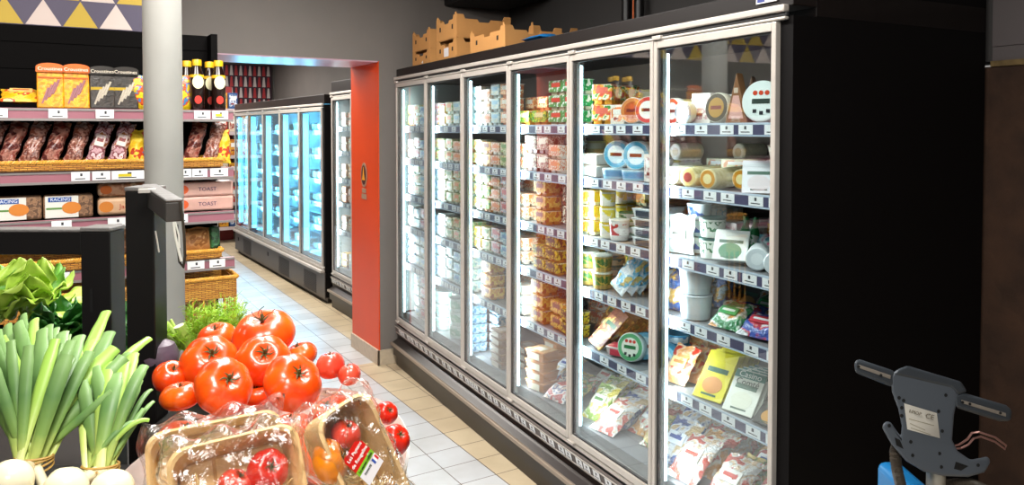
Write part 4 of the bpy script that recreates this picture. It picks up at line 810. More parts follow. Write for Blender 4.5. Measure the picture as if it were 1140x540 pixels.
for b in (3, 4, 5):
    for k in range(6):
        row = FARK[b][k]
        for c in range(5):
            kind = row[c]
            yf = Y0F + 0.049 + DW * b + DW * (4.5 - c) / 5 + (0.15 if b == 3 else 0.10)
            if yf > Y0F + 0.049 + 6 * DW - (0.09 if kind.startswith('bkt') else 0.07): continue
            zt = [.29, .235, .26, .23, .27, .33][k]
            n = max(1, min(5 if kind.startswith(('tr_', 'tray')) else (4 if k in (3, 5) else 3), int(zt / HGT[kind] - (0.45 if k in (1, 3, 4) else 0.15))))
            if k == 0 and b != 3: n = 2
            put(kind, None, yf, k, 0.015 if not kind.startswith('bkt') else 0.085, n, c, FARW[b])
# second rank standing deeper on the shelves of the near doors
FILL = {0: ['mp_peach', 'box_wht', 'rc_or2', 'drum'], 1: ['box_long', 'drum', 'tray_or', 'log_white'], 2: ['mp_yel', 'tray_wht', 'pot_green', 'mp_wht'], 3: ['pot_grn', 'tub_blue', 'mp_pas', 'tub_pur'], 4: ['tub_phil', 'slm', 'tr_or', 'mp_wrd']}
rr = random.Random(21)
for k in range(5):
    for i, px in enumerate((590, 612, 632, 662, 684, 706, 728, 752, 776, 800, 822, 846, 866)):
        kind = rr.choice(FILL[k]) if px > 640 else rr.choice(['mp_or', 'mp_wo', 'mp_car', 'mp_choc'])
        where = N6 if px > 735 else (N5 if px > 640 else N4)
        h_ = HGT.get(kind, .1); n = 1 if kind in ('slm', 'rc_or2', 'box_wht') else max(1, min(3, int(.17 / h_)))
        put(kind, px, None, k, 0.25, n, i, 'behind, ' + where if where == N6 else 'behind, ' + where.replace(' from right', ' along'))
# products in the rear cases
for (root, nb, w, m0, zs, x0, nm, pick) in ((rear, 5, 0.735, 0.05, [1.72, 1.46, 1.2, 0.95, 0.7, 0.424], 0.17, 'cyan lit case', ['mp_wht', 'mp_pas', 'tr_bl', 'bkt_wht', 'mp_wrd']), (side, 1, 0.57, 0.60, ZS + [0.39], 0.066, 'dark case by orange jamb', ['mp_or', 'mp_wht', 'mp_yb', 'tr_br', 'mp_wo', 'mp_car'])):
    rr = random.Random(3); cnt = 0
    for b in range(nb):
        for k, z in enumerate(zs):
            nc = 3
            for c in range(nc):
                kind = rr.choice(pick); bu, r_, desc, cat = KINDS[kind]
                n = 2 if HGT[kind] < 0.08 and nb == 1 else 1
                y = m0 + w * b + 0.09 + (w - 0.18) * c / (nc - 1) * 0.98
                for s in range(n):
                    dnm = {5: ['nearest', 'second nearest', 'middle', 'second farthest', 'farthest'], 1: ['far']}[nb][b]
                    lb = f"{desc}, {('upper' if s else 'lower') if n > 1 else 'single'}, {ORD[nc - 1 - c]} from left, {SHELF[k]}, {dnm} bay, {nm}"
                    lb = lb if len(lb.split()) <= 16 else f"{desc}, {('upper' if s else 'lower') if n > 1 else 'single'} {ORD[nc - 1 - c]}, {SHELF[k]}, {dnm} bay, {nm}"
                    if len(lb.split()) > 16: lb = ' '.join(lb.replace('by orange jamb', '').split())
                    M = T(root.location) @ RZ(root.rotation_euler.z) @ T((x0 + (0.08 if kind.startswith('bkt') else 0.01), y, z + 0.0012 + s * (HGT[kind] + 0.0006))) @ RZ(-PI / 2)
                    place(kind, bu, M, lb, cat, f"{desc}s in the {nm}")

# ------------------------------------------------------------------ cardboard trays on the case
kraft = mat('corrugated_card', '#c08a4e', 0.75, noise=0.08, nscale=6, bump=0.1, bscale=40)
kraft2 = mat('corrugated_card_inner', '#9a6a38', 0.8, noise=0.08, nscale=6)
def crate(w, h, d, label, xf, px, z, turn=0.0, extra=None):
    """open card tray: four walls, raised corner tabs, hand hole; front to -y"""
    th = 0.006
    mb = MB().box(-w / 2, w / 2, 0, d, 0, th, 1)
    def wall(L, M, tabs):
        hh = h * 0.82; hw = 0.035
        poly = [(-L / 2, 0), (L / 2, 0), (L / 2, h), (L / 2 - tabs, h), (L / 2 - tabs - 0.012, hh), (hw + 0.012, hh), (hw, hh - 0.018), (-hw, hh - 0.018), (-hw - 0.012, hh), (-L / 2 + tabs + 0.012, hh), (-L / 2 + tabs, h), (-L / 2, h)]
        mb.prism(poly, 0, th, 0, M)
    wall(w, Matrix.Identity(4), 0.05); wall(w, T((0, d - th, 0)), 0.05)
    wall(d - 2 * th, T((-w / 2, d / 2, 0)) @ RZ(-PI / 2) , 0.04); wall(d - 2 * th, T((w / 2 - th, d / 2, 0)) @ RZ(-PI / 2), 0.04)
    o = mb.build('cardboard_tray', [kraft, kraft2], smooth=False)
    for sx in (-1, 1):
        MB().prism([(sx * (w / 2 - 0.02) - 0.013, h * 0.97), (sx * (w / 2 - 0.02) + 0.013, h * 0.97), (sx * (w / 2 - 0.02) + 0.007, h * 1.1), (sx * (w / 2 - 0.02) - 0.007, h * 1.1)], 0.0005, 0.0055).build('stacking_tab', kraft, o, smooth=False)
        MB().box(sx * w * 0.3 - 0.011, sx * w * 0.3 + 0.011, -0.0008, 0, h * 0.42, h * 0.62).build('hand_slot', mat('slot_dark', '#2a1a0e', 0.9), o, smooth=False)
    if extra == 'label':
        MB().box(-w * 0.1, w * 0.12, -0.002, -0.0008, h * 0.2, h * 0.62).build('label', mat('paper', '#d8d4d6'), o, smooth=False)
    if extra == 'arrow':
        MB().prism([(w * 0.02, h * 0.2), (w * 0.12, h * 0.32), (w * 0.12, h * 0.14)], -0.002, -0.0008).build('label', mat('paper', '#d8d4d6'), o, smooth=False)
    p = fw(xf, yf_px(px, xf), z)
    o.matrix_basis = T(p) @ RZ(-FA - PI / 2 + turn)
    tag(o, label, 'box', 'cardboard trays on top of the long case')
    return o
ZT = 2.1795
crate(.34, .105, .38, 'lower cardboard tray at the left end of the case top', 1.86, 469, ZT, extra='arrow')
crate(.34, .135, .38, 'upper cardboard tray at the left end of the case top', 1.869, 469, ZT + .107)
crate(.34, .13, .38, 'cardboard tray with white label under the big tray', 1.86, 497, ZT, extra='label')
crate(.34, .15, .38, 'tall cardboard tray stacked above the white labelled tray', 1.869, 497, ZT + .132)
crate(.62, .20, .32, 'long cardboard tray standing behind the others at the wall', 2.26, 568, ZT)
crate(.46, .13, .36, 'open cardboard tray in front with orange and blue contents', 1.86, 542, ZT)
def soft_bag(name, label, xf, px, z, w, h, d, m, cat):
    o = K_bag(w, d, h, m, None, name=name, seed=int(px))()
    o.matrix_basis = T(fw(xf, yf_px(px, xf), z + h * 0.5 + 0.01)) @ RZ(-FA - PI / 2) @ RX(-PI / 2) @ T((0, -h / 2, 0)); tag(o, label, cat)
soft_bag('plastic_bag', 'orange plastic liner poking out of the front tray', 1.9, 548, ZT + .05, .2, .07, .2, mat('bag_orange', '#d08020', 0.35, bump=.4), 'bag')
soft_bag('plastic_bag', 'bright blue plastic bag lying on the case top', 1.9, 590, ZT, .2, .05, .2, mat('bag_blue_p', '#1a6aa8', 0.35, bump=.4), 'bag')

# ------------------------------------------------------------------ bread shelving
GY, GB, GX0, GX1 = 4.30, 4.75, -1.7, 0.833
gd = empty('bread_shelving_unit', ((GX0 + GX1) / 2, GB, 0)); tag(gd, 'black bread shelving unit with mauve price rails behind the pillar', 'shelving')
def gl(x, y, z=0): return T((x - (GX0 + GX1) / 2, y - GB, z))
Mg = gl(0, 0)
gblack = mat('shelving_black', '#030202', 0.7, spec=.08); mauve = mat('mauve_rail', '#9c6672', 0.35); gsteel = mat('shelf_edge_grey', '#8f8a88', 0.35, metal=0.3)
bp = MB().box(GX0, GX1, GB - 0.02, GB, 0, 2.287, 0, Mg)
for z in (2.06, 2.20): bp.box(GX0, GX1, GB - 0.026, GB - 0.02, z, z + 0.006, 0, Mg)
bp.build('back_panel', gblack, gd, smooth=False)
MB().box(GX1 - 0.035, GX1, GB - 0.14, GB - 0.02, 1.9, 2.287, 0, Mg).build('upright', gblack, gd, smooth=False)
MB().box(GX1 - 0.03, GX1, GB - 0.085, GB - 0.02, 0, 1.9, 0, Mg).build('upright', gblack, gd, smooth=False)
MB().box(GX0, GX1, GY + 0.02, GB, 0, 0.12, 0, Mg).build('plinth', gblack, gd, smooth=False)
GZ = [1.843, 1.534, 1.297, 1.043]
def gtag(px, z, w, parent, yellow=False):
    x = gx(px, GY)
    t = MB().box(x - w / 2, x + w / 2, GY - 0.014, GY - 0.012, z - 0.048, z - 0.004, 0, Mg).box(x - w * 0.02, x + w * 0.1, GY - 0.0146, GY - 0.014, z - 0.026, z - 0.012, 1, Mg).box(x - w * 0.3, x + w * 0.25, GY - 0.0146, GY - 0.014, z - 0.041, z - 0.036, 1, Mg).build('price_tag', [tagw, ink], parent, smooth=False)
    if yellow: MB().box(x - w * 0.3, x + w * 0.1, GY - 0.0148, GY - 0.0142, z - 0.034, z - 0.02, 0, Mg).build('yellow_band', mat('tag_yellow', '#d0c020'), t, smooth=False)
for i, z in enumerate(GZ):
    so = MB().box(GX0, GX1 - 0.031, GY + 0.02, GB - 0.021, z - 0.03, z - 0.002, 0, Mg).box(GX0, GX1 + 0.02, GY - 0.006, GY + 0.019, z - 0.05, z, 1, Mg).box(GX0, GX1 + 0.02, GY - 0.010, GY - 0.006, z - 0.012, z - 0.002, 2, Mg).box(GX0, GX1 + 0.02, GY - 0.012, GY - 0.006, z - 0.062, z - 0.05, 2, Mg).build('shelf', [gblack, mauve, gsteel], gd, smooth=False)
    for px, w, yl in [[(-2, .08, 0), (65, .08, 0), (117, .08, 0), (225, .08, 0), (245, .08, 1)], [(89, .08, 0), (112, .08, 0), (142, .15, 1), (205, .07, 0), (221, .08, 0), (243, .09, 0)], [(67, .085, 0), (129, .085, 0), (202, .05, 0)], [(37, .085, 1), (64, .085, 0), (216, .085, 0), (240, .08, 0)]][i]:
        gtag(px, z, w, so, yl)
# triangle frieze
tri = mat('tri_violet', '#3f3750', 0.5); 
fz = MB().box(-1.9, 0.55, 4.752, 4.775, 2.292, 2.95, 0)
cols = {'y': mat('tri_mustard', '#b3961a', 0.5), 'w': mat('tri_cream', '#c4b4ac', 0.5), 'g': mat('tri_grey', '#9a96a8', 0.5), 'v': mat('tri_violet_light', '#574c66', 0.5)}
rr = random.Random(4); rowh, tw = 0.143, 0.172
rows = {0: 'ywwwywwwvwwyw', 1: 'wyvwyygwywyyg', 2: 'ywgywyvwygwyw', 3: 'gwyvwgwyywgyw', 4: 'wygwyvwywgywy'}
groups = {}
for r in range(5):
    z0 = 2.294 + r * rowh
    if z0 + rowh > 2.95: break
    for c in range(13):
        x = gx(0, 4.75) + 0.03 + (c - 9) * tw * 1.0 + (0.5 * tw if r % 2 else 0)
        if x + tw / 2 > 0.55 or x - tw / 2 < -1.9: continue
        ch = [['w', 'y', 'w', 'w', 'y', 'w', 'y', 'w', 'w', 'y'], ['y', 'y', 'w', 'y', 'y', 'w', 'y', 'y', 'y', 'g']][r % 2][(c + r) % 10]
        fz.prism([(x - tw / 2 + .004, z0 + .002), (x + tw / 2 - .004, z0 + .002), (x, z0 + rowh - .003)], 4.7505, 4.752, {'y': 1, 'w': 2, 'g': 3, 'v': 4}[ch])
fo = fz.build('frieze_panel', [tri, cols['y'], cols['w'], cols['g'], cols['v']], smooth=False); tag(fo, 'frieze panel of mustard, violet and cream triangles above the bread', 'panel')

# wicker
wick = bpy.data.materials.new('wicker'); wick.use_nodes = True
nt = wick.node_tree; b = nt.nodes['Principled BSDF']; b.inputs['Roughness'].default_value = 0.5
tc = nt.nodes.new('ShaderNodeTexCoord'); mp = nt.nodes.new('ShaderNodeMapping'); mp.inputs['Rotation'].default_value = (PI / 2, 0, 0)
br = nt.nodes.new('ShaderNodeTexBrick'); br.inputs['Scale'].default_value = 1; br.inputs['Brick Width'].default_value = 0.034; br.inputs['Row Height'].default_value = 0.0085; br.inputs['Mortar Size'].default_value = 0.0016; br.inputs['Mortar Smooth'].default_value = 0.6
br.inputs['Color1'].default_value = (*srgb('#d8a040'), 1); br.inputs['Color2'].default_value = (*srgb('#b8782a'), 1); br.inputs['Mortar'].default_value = (*srgb('#5a3010'), 1)
nt.links.new(tc.outputs['Object'], mp.inputs[0]); nt.links.new(mp.outputs[0], br.inputs['Vector']); nt.links.new(br.outputs['Color'], b.inputs['Base Color'])
bu = nt.nodes.new('ShaderNodeBump'); bu.inputs['Strength'].default_value = 0.8; bu.inputs['Distance'].default_value = 0.004; bu.invert = True
nt.links.new(br.outputs['Fac'], bu.inputs['Height']); nt.links.new(bu.outputs['Normal'], b.inputs['Normal'])
cane = mat('cane', '#d39a3c', 0.45, noise=0.25, nscale=90)
def braid(mb, a, b_, r=0.0055, amp=0.007, pitch=0.035, m=0):
    a, b_ = Vector(a), Vector(b_); L = (b_ - a).length; d = (b_ - a) / L
    u = Vector((0, 0, 1)); q = d.cross(u)
    n = max(6, int(L / pitch * 7))
    for ph in (0, 2 * PI / 3, 4 * PI / 3):
        mb.tube([a + d * L * i / n + (u * math.sin(2 * PI * L * i / n / pitch + ph) + q * math.cos(2 * PI * L * i / n / pitch + ph)) * amp for i in range(n + 1)], r, 5, m)
def wicker_basket(name, label, x0, x1, y0, y1, z, h, slats=False, group='wicker baskets on the bread shelving'):
    cx = (x0 + x1) / 2; w = x1 - x0; d = y1 - y0
    fl = 0.012
    o = MB().box(-w / 2 + fl, w / 2 - fl, fl, d - fl, 0, 0.006).build(name, [wick], smooth=False)
    mb = MB()
    if not slats:
        for (a, b_, c, e) in ((-w / 2 + .004, w / 2 - .004, 0.004, 0.012), (-w / 2 + .004, w / 2 - .004, d - 0.012, d - 0.004), (-w / 2 + .004, -w / 2 + 0.012, 0.012, d - 0.012), (w / 2 - 0.012, w / 2 - .004, 0.012, d - 0.012)):
            mb.box(a, b_, c, e, 0.006, h, 0)
        mb.build('woven_wall', [wick], o, smooth=False)
    else:
        for (a, b_, c, e) in ((-w / 2 + .004, w / 2 - .004, 0.004, 0.014), (-w / 2 + .004, w / 2 - .004, d - 0.014, d - 0.004), (-w / 2 + .004, -w / 2 + 0.014, 0.014, d - 0.014), (w / 2 - 0.014, w / 2 - .004, 0.014, d - 0.014)):
            mb.box(a, b_, c, e, h * 0.84, h, 0)
        mb.build('woven_top_band', [wick], o, smooth=False)
        mb = MB()
        for (a, b_, c, e) in ((-w / 2 + .004, w / 2 - .004, 0.004, 0.014), (-w / 2 + .004, w / 2 - .004, d - 0.014, d - 0.004), (-w / 2 + .004, -w / 2 + 0.014, 0.014, d - 0.014), (w / 2 - 0.014, w / 2 - .004, 0.014, d - 0.014)):
            mb.box(a, b_, c, e, 0.006, h * 0.25, 0)
        mb.build('woven_lower_band', [wick], o, smooth=False)
        k = 0
        for i in range(int(w / 0.05) + 1):
            x = -w / 2 + 0.01 + (w - 0.02) * i / int(w / 0.05)
            MB().tube([(x, 0.009, h * 0.2), (x, 0.009, h * 0.86)], 0.005, 6).build('slat', cane, o)
        for i in range(1, int(d / 0.05)):
            y = d * i / int(d / 0.05)
            MB().tube([(w / 2 - 0.009, y, h * 0.2), (w / 2 - 0.009, y, h * 0.86)], 0.005, 6).build('slat', cane, o)
    rm = MB()
    for a, b_ in (((-w / 2, 0, h), (w / 2, 0, h)), ((w / 2, 0, h), (w / 2, d, h)), ((w / 2, d, h), (-w / 2, d, h)), ((-w / 2, d, h), (-w / 2, 0, h))):
        braid(rm, (a[0], a[1] + .008, a[2] + .008), (b_[0], b_[1] + .008, b_[2] + .008))
    rm.build('braided_rim', cane, o)
    o.location = (cx, y0, z); tag(o, label, 'basket', group)
    return o
wicker_basket('wicker_basket', 'long low wicker basket of wrapped breads left of the pillar, second shelf', gx(-30, 4.3), gx(163, 4.3), 4.275, 4.635, 1.536, 0.035)
wicker_basket('wicker_basket', 'low wicker basket right of the pillar on the second shelf', gx(172, 4.3), GX1 - 0.035, 4.275, 4.635, 1.536, 0.035)
wicker_basket('wicker_basket', 'low wicker basket left of the posts on the fourth shelf', gx(-30, 4.3), gx(163, 4.3), 4.275, 4.635, 1.045, 0.04)
wicker_basket('wicker_basket', 'low wicker basket with green bag right of the pillar', gx(172, 4.3), GX1 - 0.045, 4.275, 4.635, 1.045, 0.035)
wicker_basket('wicker_crate', 'large slatted wicker crate left under the bread shelves', gx(-30, 4.28), gx(112, 4.28), 4.26, 4.635, 0.3, 0.62, True)
wicker_basket('wicker_crate', 'large slatted wicker crate between the two black posts', gx(118, 4.28), gx(163, 4.28), 4.26, 4.635, 0.3, 0.62, True)
wicker_basket('wicker_crate', 'large slatted wicker crate at the end right of the pillar', gx(172, 4.26), gx(262, 4.26), 4.24, 4.635, 0.3, 0.635, True)
MB().box(GX0, GX1 - 0.04, GY + 0.0, GB - 0.021, 0.12, 0.298, 0, Mg).build('lower_shelf', gblack, gd, smooth=False)

# things on the bread shelves
def standup(w, h, t, base, stripe, arc, title, sticks, seed, dark=False):
    """stand-up pouch with rounded top"""
    def f():
        n = 10
        poly = [(-w / 2 * .97, h * .79), (w / 2 * .97, h * .79)] + [(w / 2 * math.cos(a) if False else w / 2 * (1 - 0.04), h * 0.9) for a in (0,)] + [(w / 2 * math.cos(PI * i / n) * 0.96, h * 0.9 + h * 0.09 * math.sin(PI * i / n)) for i in range(1, n)] + [(-w / 2 * 0.96, h * 0.9)]
        mb = MB().prism(poly, 0.004, t * 0.4)
        mb2 = MB().box(-w * 0.46, w * 0.46, -0.001, t, 0, h * 0.8, 0, top=0.98, topy=0.35)
        o = mb2.build('bread_stick_pouch', [base], bevel=0.006)
        mb.build('top_seal', [arc], o, smooth=False)
        st = MB()
        for k in range(4):
            x0 = -w * 0.28 + k * w * 0.12
            st.tube([(x0, t * 0.10, h * (0.1 + 0.07 * k)), (x0 + w * 0.22, t * 0.2, h * (0.45 + 0.06 * k))], w * 0.045, 8)
        st.build('bread_stick_picture', sticks, o)
        MB().box(-w * 0.42, w * 0.42, t * 0.16, t * 0.3, h * 0.42 if dark else h * 0.66, h * 0.5 if dark else h * 0.69).build('printed_band', stripe, o, smooth=False)
        if title: text(title, w * 0.19, mat('title_' + ('w' if dark else 'o'), '#f0e6d0' if dark else '#f6f0dc', 0.4), o, T((0, 0.002, h * 0.86)))
        return o
    return f
yel = pr(['#d98a10', '#e8a818', '#d98a10'], 18, 0.3, .2); blk = pr(['#2c2824', '#3a342e', '#26221e'], 18, 0.3, .2)
org = mat('seal_orange', '#d2641a', .35); dkm = mat('seal_dark', '#2a2622', .35)
stk = mat('stick_print', '#9a6a70', .5); stkd = mat('stick_print_pale', '#b8b0a0', .5)
def gput(key, bd, px, Y, z, label, cat, group, turn=0.0, tilt=0.0):
    M = T((gx(px, Y), Y, z + 0.0015)) @ RZ(turn) @ RX(-tilt)
    return place(key, bd, M, label, cat, group)
gput('pz_y', standup(.125, .225, .05, yel, org, org, 'Croustines', stk, 1), 57, 4.36, GZ[0], 'left yellow pouch of bread sticks on the top shelf', 'pouch', 'bread stick pouches')
gput('pz_y', None, 86, 4.36, GZ[0], 'right yellow pouch of bread sticks on the top shelf', 'pouch', 'bread stick pouches')
gput('pz_k', standup(.125, .22, .05, blk, cols['y'], dkm, 'Croustines', stkd, 2, True), 115, 4.36, GZ[0], 'left dark pouch of bread sticks on the top shelf', 'pouch', 'bread stick pouches')
gput('pz_k', None, 141, 4.36, GZ[0], 'right dark pouch of bread sticks beside the pillar', 'pouch', 'bread stick pouches')
ybag = pr(['#d8b818', '#e6cc30', '#c85020', '#3a7ab0', '#d8b818'], 20, .3, .2)
gput('pz_b', K_bag(.11, .18, .04, ybag, None, 'snack_bag', 41), 160, 4.36, GZ[0], 'yellow snack bag partly hidden left of the pillar', 'bag', 'yellow snack bags')
gput('pz_b', None, 203, 4.36, GZ[0], 'yellow snack bag showing right of the pillar', 'bag', 'yellow snack bags')
o = K_bag(.17, .14, .06, pr(['#e0a818', '#e8bc30', '#c8441c', '#f0d890'], 16, .3, .3), ('#e6c070', '#b83a20'), 'biscuit_bag', 42)()
o.matrix_basis = T((gx(24, 4.36), 4.36, GZ[0] + 0.002)) @ RX(-1.1) @ T((0, 0, 0)); o.location.z += 0.055; tag(o, 'yellow biscuit bag lying at the left of the top shelf', 'bag')
o = K_bag(.15, .14, .06, pr(['#e0a818', '#e8bc30', '#c8441c', '#f0d890'], 16, .3, .3), None, 'biscuit_bag', 43)()
o.matrix_basis = T((gx(-26, 4.36), 4.36, GZ[0] + 0.002)) @ RX(-1.1); o.location.z += 0.055; tag(o, 'yellow biscuit bag cut by the left edge of the photo', 'bag')
def sauce():
    h, r = .27, .037
    o = MB().lathe([(r * .92, 0), (r, .008), (r, h * .62), (r * .9, h * .72), (r * .5, h * .88), (r * .5, h * .9)], 24, 0).build('sauce_bottle', [mat('bottle_dark', '#1c0f0c', .15, coat=.5)])
    MB().lathe([(r * .66, h * .88), (r * .66, h * .98), (r * .6, h)], 20, 0).build('cap', mat('cap_yellow', '#d8a818', .35), o)
    MB().lathe([(0, 0), (r * .78, 0), (r * .78, .002), (0, .002)], 20, 0, T((0, -r + .001, h * .55)) @ RX(PI / 2), sy=1.25).build('label', mat('label_cream', '#d8cfa8', .5), o)
    MB().lathe([(r * 1.005, h * .64), (r * .955, h * .7)], 24, 0).build('neck_band', mat('cap_yellow', '#d8a818'), o)
    MB().lathe([(0, 0), (r * .5, 0), (r * .5, .002), (0, .002)], 16, 0, T((0, -r + .001, h * .2)) @ RX(PI / 2), sy=1.2).build('tomato_picture', mat('label_red', '#c02818', .5), o)
    return o
for px, Y, lb in ((220, 4.36, 'front left dark sauce bottle with yellow cap beside the pillar'), (244, 4.36, 'front right dark sauce bottle with yellow cap at the shelf end'), (209, 4.47, 'rear left dark sauce bottle half hidden by the pillar'), (234, 4.47, 'rear right dark sauce bottle between the two front bottles')):
    gput('sauce', sauce, px, Y, GZ[0], lb, 'bottle', 'dark sauce bottles')
brioche = pr(['#6a3024', '#8a4a38', '#b88878', '#6a3024', '#c8a8a0'], 16, .15, 1.0, soft=True)
brioche2 = pr(['#7a3c2c', '#5a2420', '#b07868', '#8a3c30'], 16, .15, 1.0, soft=True)
breadb = [('bb1', brioche), ('bb2', brioche2), ('bb3', pr(['#c8a0a8', '#8a4a50', '#e0c8cc', '#b07040'], 22, .2, .7)), ('bb4', pr(['#d8b020', '#e6c840', '#c04020', '#3a6a9a'], 14, .3, .3))]
spots = [(-22, 0), (3, 1), (28, 0), (53, 1), (78, 0), (103, 2), (128, 2), (152, 3), (182, 1), (212, 1), (234, 0), (250, 3)]
words_ = ['cut by the left edge', 'second from the photo left edge', 'third from the left edge', 'fourth from the left edge', 'fifth from the left edge', 'pinkish, left of the pillar', 'pinkish, nearer the pillar', 'yellow printed, left of the pillar', 'mostly behind the pillar', 'directly right of the pillar', 'red brown, right of the pillar', 'yellow labelled, at the shelf end']
for i, ((px, k), w_) in enumerate(zip(spots, words_)):
    key, m = breadb[k]
    ensure(key, K_bag(.076, .245 if k != 3 else .2, .07, m, ('#d8c8c0', '#8a3028') if k == 2 else None, 'bread_bag', 50 + k))
    Rr = RX(-0.42) @ RY(0.3 if k != 3 else 0.05); low = min((Rr @ v).z for v in _shape[key][0])
    M = T((gx(px, 4.325), 4.325, GZ[1] + 0.018 - low)) @ Rr
    place(key, None, M, f'wrapped bread bag in the second shelf basket, {w_}', 'bread', 'wrapped bread bags on the second shelf')
# third shelf
def loafpack(title, base, lab, w=.215, h=.115, pic='#d08030', tcol='#e8eef6', banner='#1f4f9a', round_=False):
    def f():
        t = .11
        o = MB().box(-w / 2, w / 2, 0, t, 0, h).build('packed_loaf', [base], bevel=0.02 if round_ else 0.012, seg=3)
        if lab:
            l = MB().box(-w * .46, w * .2, -0.0015, 0, h * .04, h * .97, 0).box(-w * .4, w * .06, -0.0025, -0.0015, h * .72, h * .92, 1).lathe([(0, 0), (h * .26, 0), (h * .26, .001), (0, .001)], 16, 2, T((w * .06, -0.0015, h * .45)) @ RX(PI / 2), sx=1.4).box(-w * .44, -w * .1, -0.0025, -0.0015, h * .4, h * .48, 3).build('label', [mat('lab_white', '#dfe0d8', .4), mat('lab_' + banner, banner, .4), mat('lab_' + pic, pic, .5), mat('lab_green', '#5a8a40', .5)], o, smooth=False)
            text(title, h * .2, mat('title_' + tcol, tcol, .4), l, T((-w * .16, -0.003, h * .82)))
        else:
            MB().lathe([(0, 0), (h * .3, 0), (h * .3, .001), (0, .001)], 16, 0, T((-w * .36, -0.0005, h * .5)) @ RX(PI / 2), sx=1.2).build('picture', mat('lab_' + pic, pic, .5), o)
            text(title, h * .38, mat('title_' + tcol, tcol, .4), o, T((w * .05, -0.0012, h * .48)))
        return o
    return f
crumb = pr(['#7a5c44', '#927052', '#5f4634'], 40, .7)
gput('lp1', loafpack('RACING', crumb, True), 16, 4.34, GZ[2], 'sliced loaf in white and blue pack at the left edge', 'bread', 'packed loaves on the third shelf')
gput('lp1', None, 75, 4.34, GZ[2], 'second sliced loaf in white and blue pack, third shelf', 'bread', 'packed loaves on the third shelf')
cream = mat('loaf_cream', '#d8b490', .35, noise=.1); tan = pr(['#c89a78', '#b07a58', '#d8b898'], 16, .35, .3)
gput('lp2', loafpack('Jacquet', cream, False, .27, .092, tcol='#b0301c', round_=True), 141, 4.35, GZ[2], 'lower cream loaf with red lettering, third shelf', 'bread', 'packed loaves on the third shelf')
gput('lp3', loafpack('', tan, False, .27, .075, pic='#d06818', round_=True), 141, 4.37, GZ[2] + .094, 'upper tan loaf lying on the red lettered loaf', 'bread', 'packed loaves on the third shelf')
gput('lp4', loafpack('TOAST', mat('loaf_pink', '#d0a79a', .35, noise=.08), False, .30, .078, pic='#d85a28', tcol='#3a2c58'), 227, 4.34, GZ[2], 'lower toast loaf pack right of the pillar', 'bread', 'toast packs right of the pillar')
gput('lp4', None, 227, 4.34, GZ[2] + .08, 'upper toast loaf pack right of the pillar', 'bread', 'toast packs right of the pillar')
for i in range(2): gput('lp5', loafpack('', pr(['#a87850', '#c09068', '#8a5c3c'], 16, .4, .3), False, .22, .07, pic='#b86a30', round_=True), 118, 4.37, GZ[3] + .055 + i * .072, f"{'upper' if i else 'lower'} brown packed loaf between the black posts", 'bread', 'packed loaves on the fourth shelf')
gput('grb', K_bag(.24, .17, .09, pr(['#b07840', '#c89058', '#2a5a30', '#d8a870'], 10, .3, .4), None, 'bread_bag', 61), 226, 4.36, GZ[3] + .01, 'bread in a green ended bag, low basket right of pillar', 'bread', None) if False else None
o = K_bag(.18, .14, .08, pr(['#b8804c', '#c8945c', '#a06a3a', '#d8ac78'], 12, .3, .4), None, 'bread_bag', 61)()
o.matrix_basis = T((gx(220, 4.36), 4.36, GZ[3] + .028)) @ RX(-.2); tag(o, 'round bread in clear bag, low basket right of the pillar', 'bread')
MB().box(.06, .112, -0.01, .06, .01, .14).build('green_end', pr(['#1f4a2a', '#2f6a3c', '#183a20'], 14, .3, .4), o, bevel=.015, seg=3)
o = K_bag(.24, .3, .1, pr(['#9a6a3c', '#b8844c', '#7a4c28', '#c89a60'], 9, .45, .6), None, 'paper_bread_bag', 62)()
o.matrix_basis = T((gx(216, 4.4), 4.4, .52)) @ RX(-.1); tag(o, 'brown paper bread bag inside the end wicker crate', 'bread')
o = K_bag(.22, .3, .1, pr(['#9a6a3c', '#b8844c', '#7a4c28', '#c89a60'], 9, .45, .6), None, 'paper_bread_bag', 63)()
o.matrix_basis = T((gx(70, 4.4), 4.4, .45)) @ RX(-.1); tag(o, 'brown paper bread bag inside the left wicker crate', 'bread')

# ------------------------------------------------------------------ far end of the store
fg = empty('grocery_shelving_unit', (2.05, 12.4, 0)); tag(fg, 'distant grocery shelving seen between bread shelves and cyan case', 'shelving')
MB().box(-0.5, 0.4, 0.0, 0.03, 0, 2.4).build('back_panel', mat('far_red_panel', '#8a2a2a', .6), fg, smooth=False)
for z in (0.25, 0.62, 0.98, 1.34, 1.7, 2.05):
    MB().box(-0.5, 0.4, -0.35, 0.0, z - 0.03, z).box(-0.5, 0.4, -0.36, -0.35, z - 0.05, z, 1).build('shelf', [gblack, mat('far_rail', '#c8b8b8', .4)], fg, smooth=False)
fcols = [('#c8782c', '#e0b040'), ('#b83428', '#e8d8c8'), ('#d8c8b0', '#9a3c2c'), ('#d89830', '#6a2a1c'), ('#3a5a8a', '#d8dce4')]
fdesc = ['orange', 'red', 'cream', 'amber', 'blue']
rr = random.Random(9)
fn = ['lowest', 'second', 'third', 'fourth', 'fifth', 'top']
for k, z in enumerate((0.25, 0.62, 0.98, 1.34, 1.7, 2.05)):
    for c in range(5):
        q = (k * 2 + c) % 5
        o = place(f'fbox{q}', K_box(.13, .24, .1, fcols[q][0], [fcols[q][0], fcols[q][1]], 'grocery_carton'), T((2.05 - 0.25 + c * 0.15, 12.07, z + 0.001)), f"distant {fdesc[q]} carton, {ORD[c]} from left, {fn[k]} shelf of grocery shelving", 'carton', 'cartons on the distant grocery shelving')
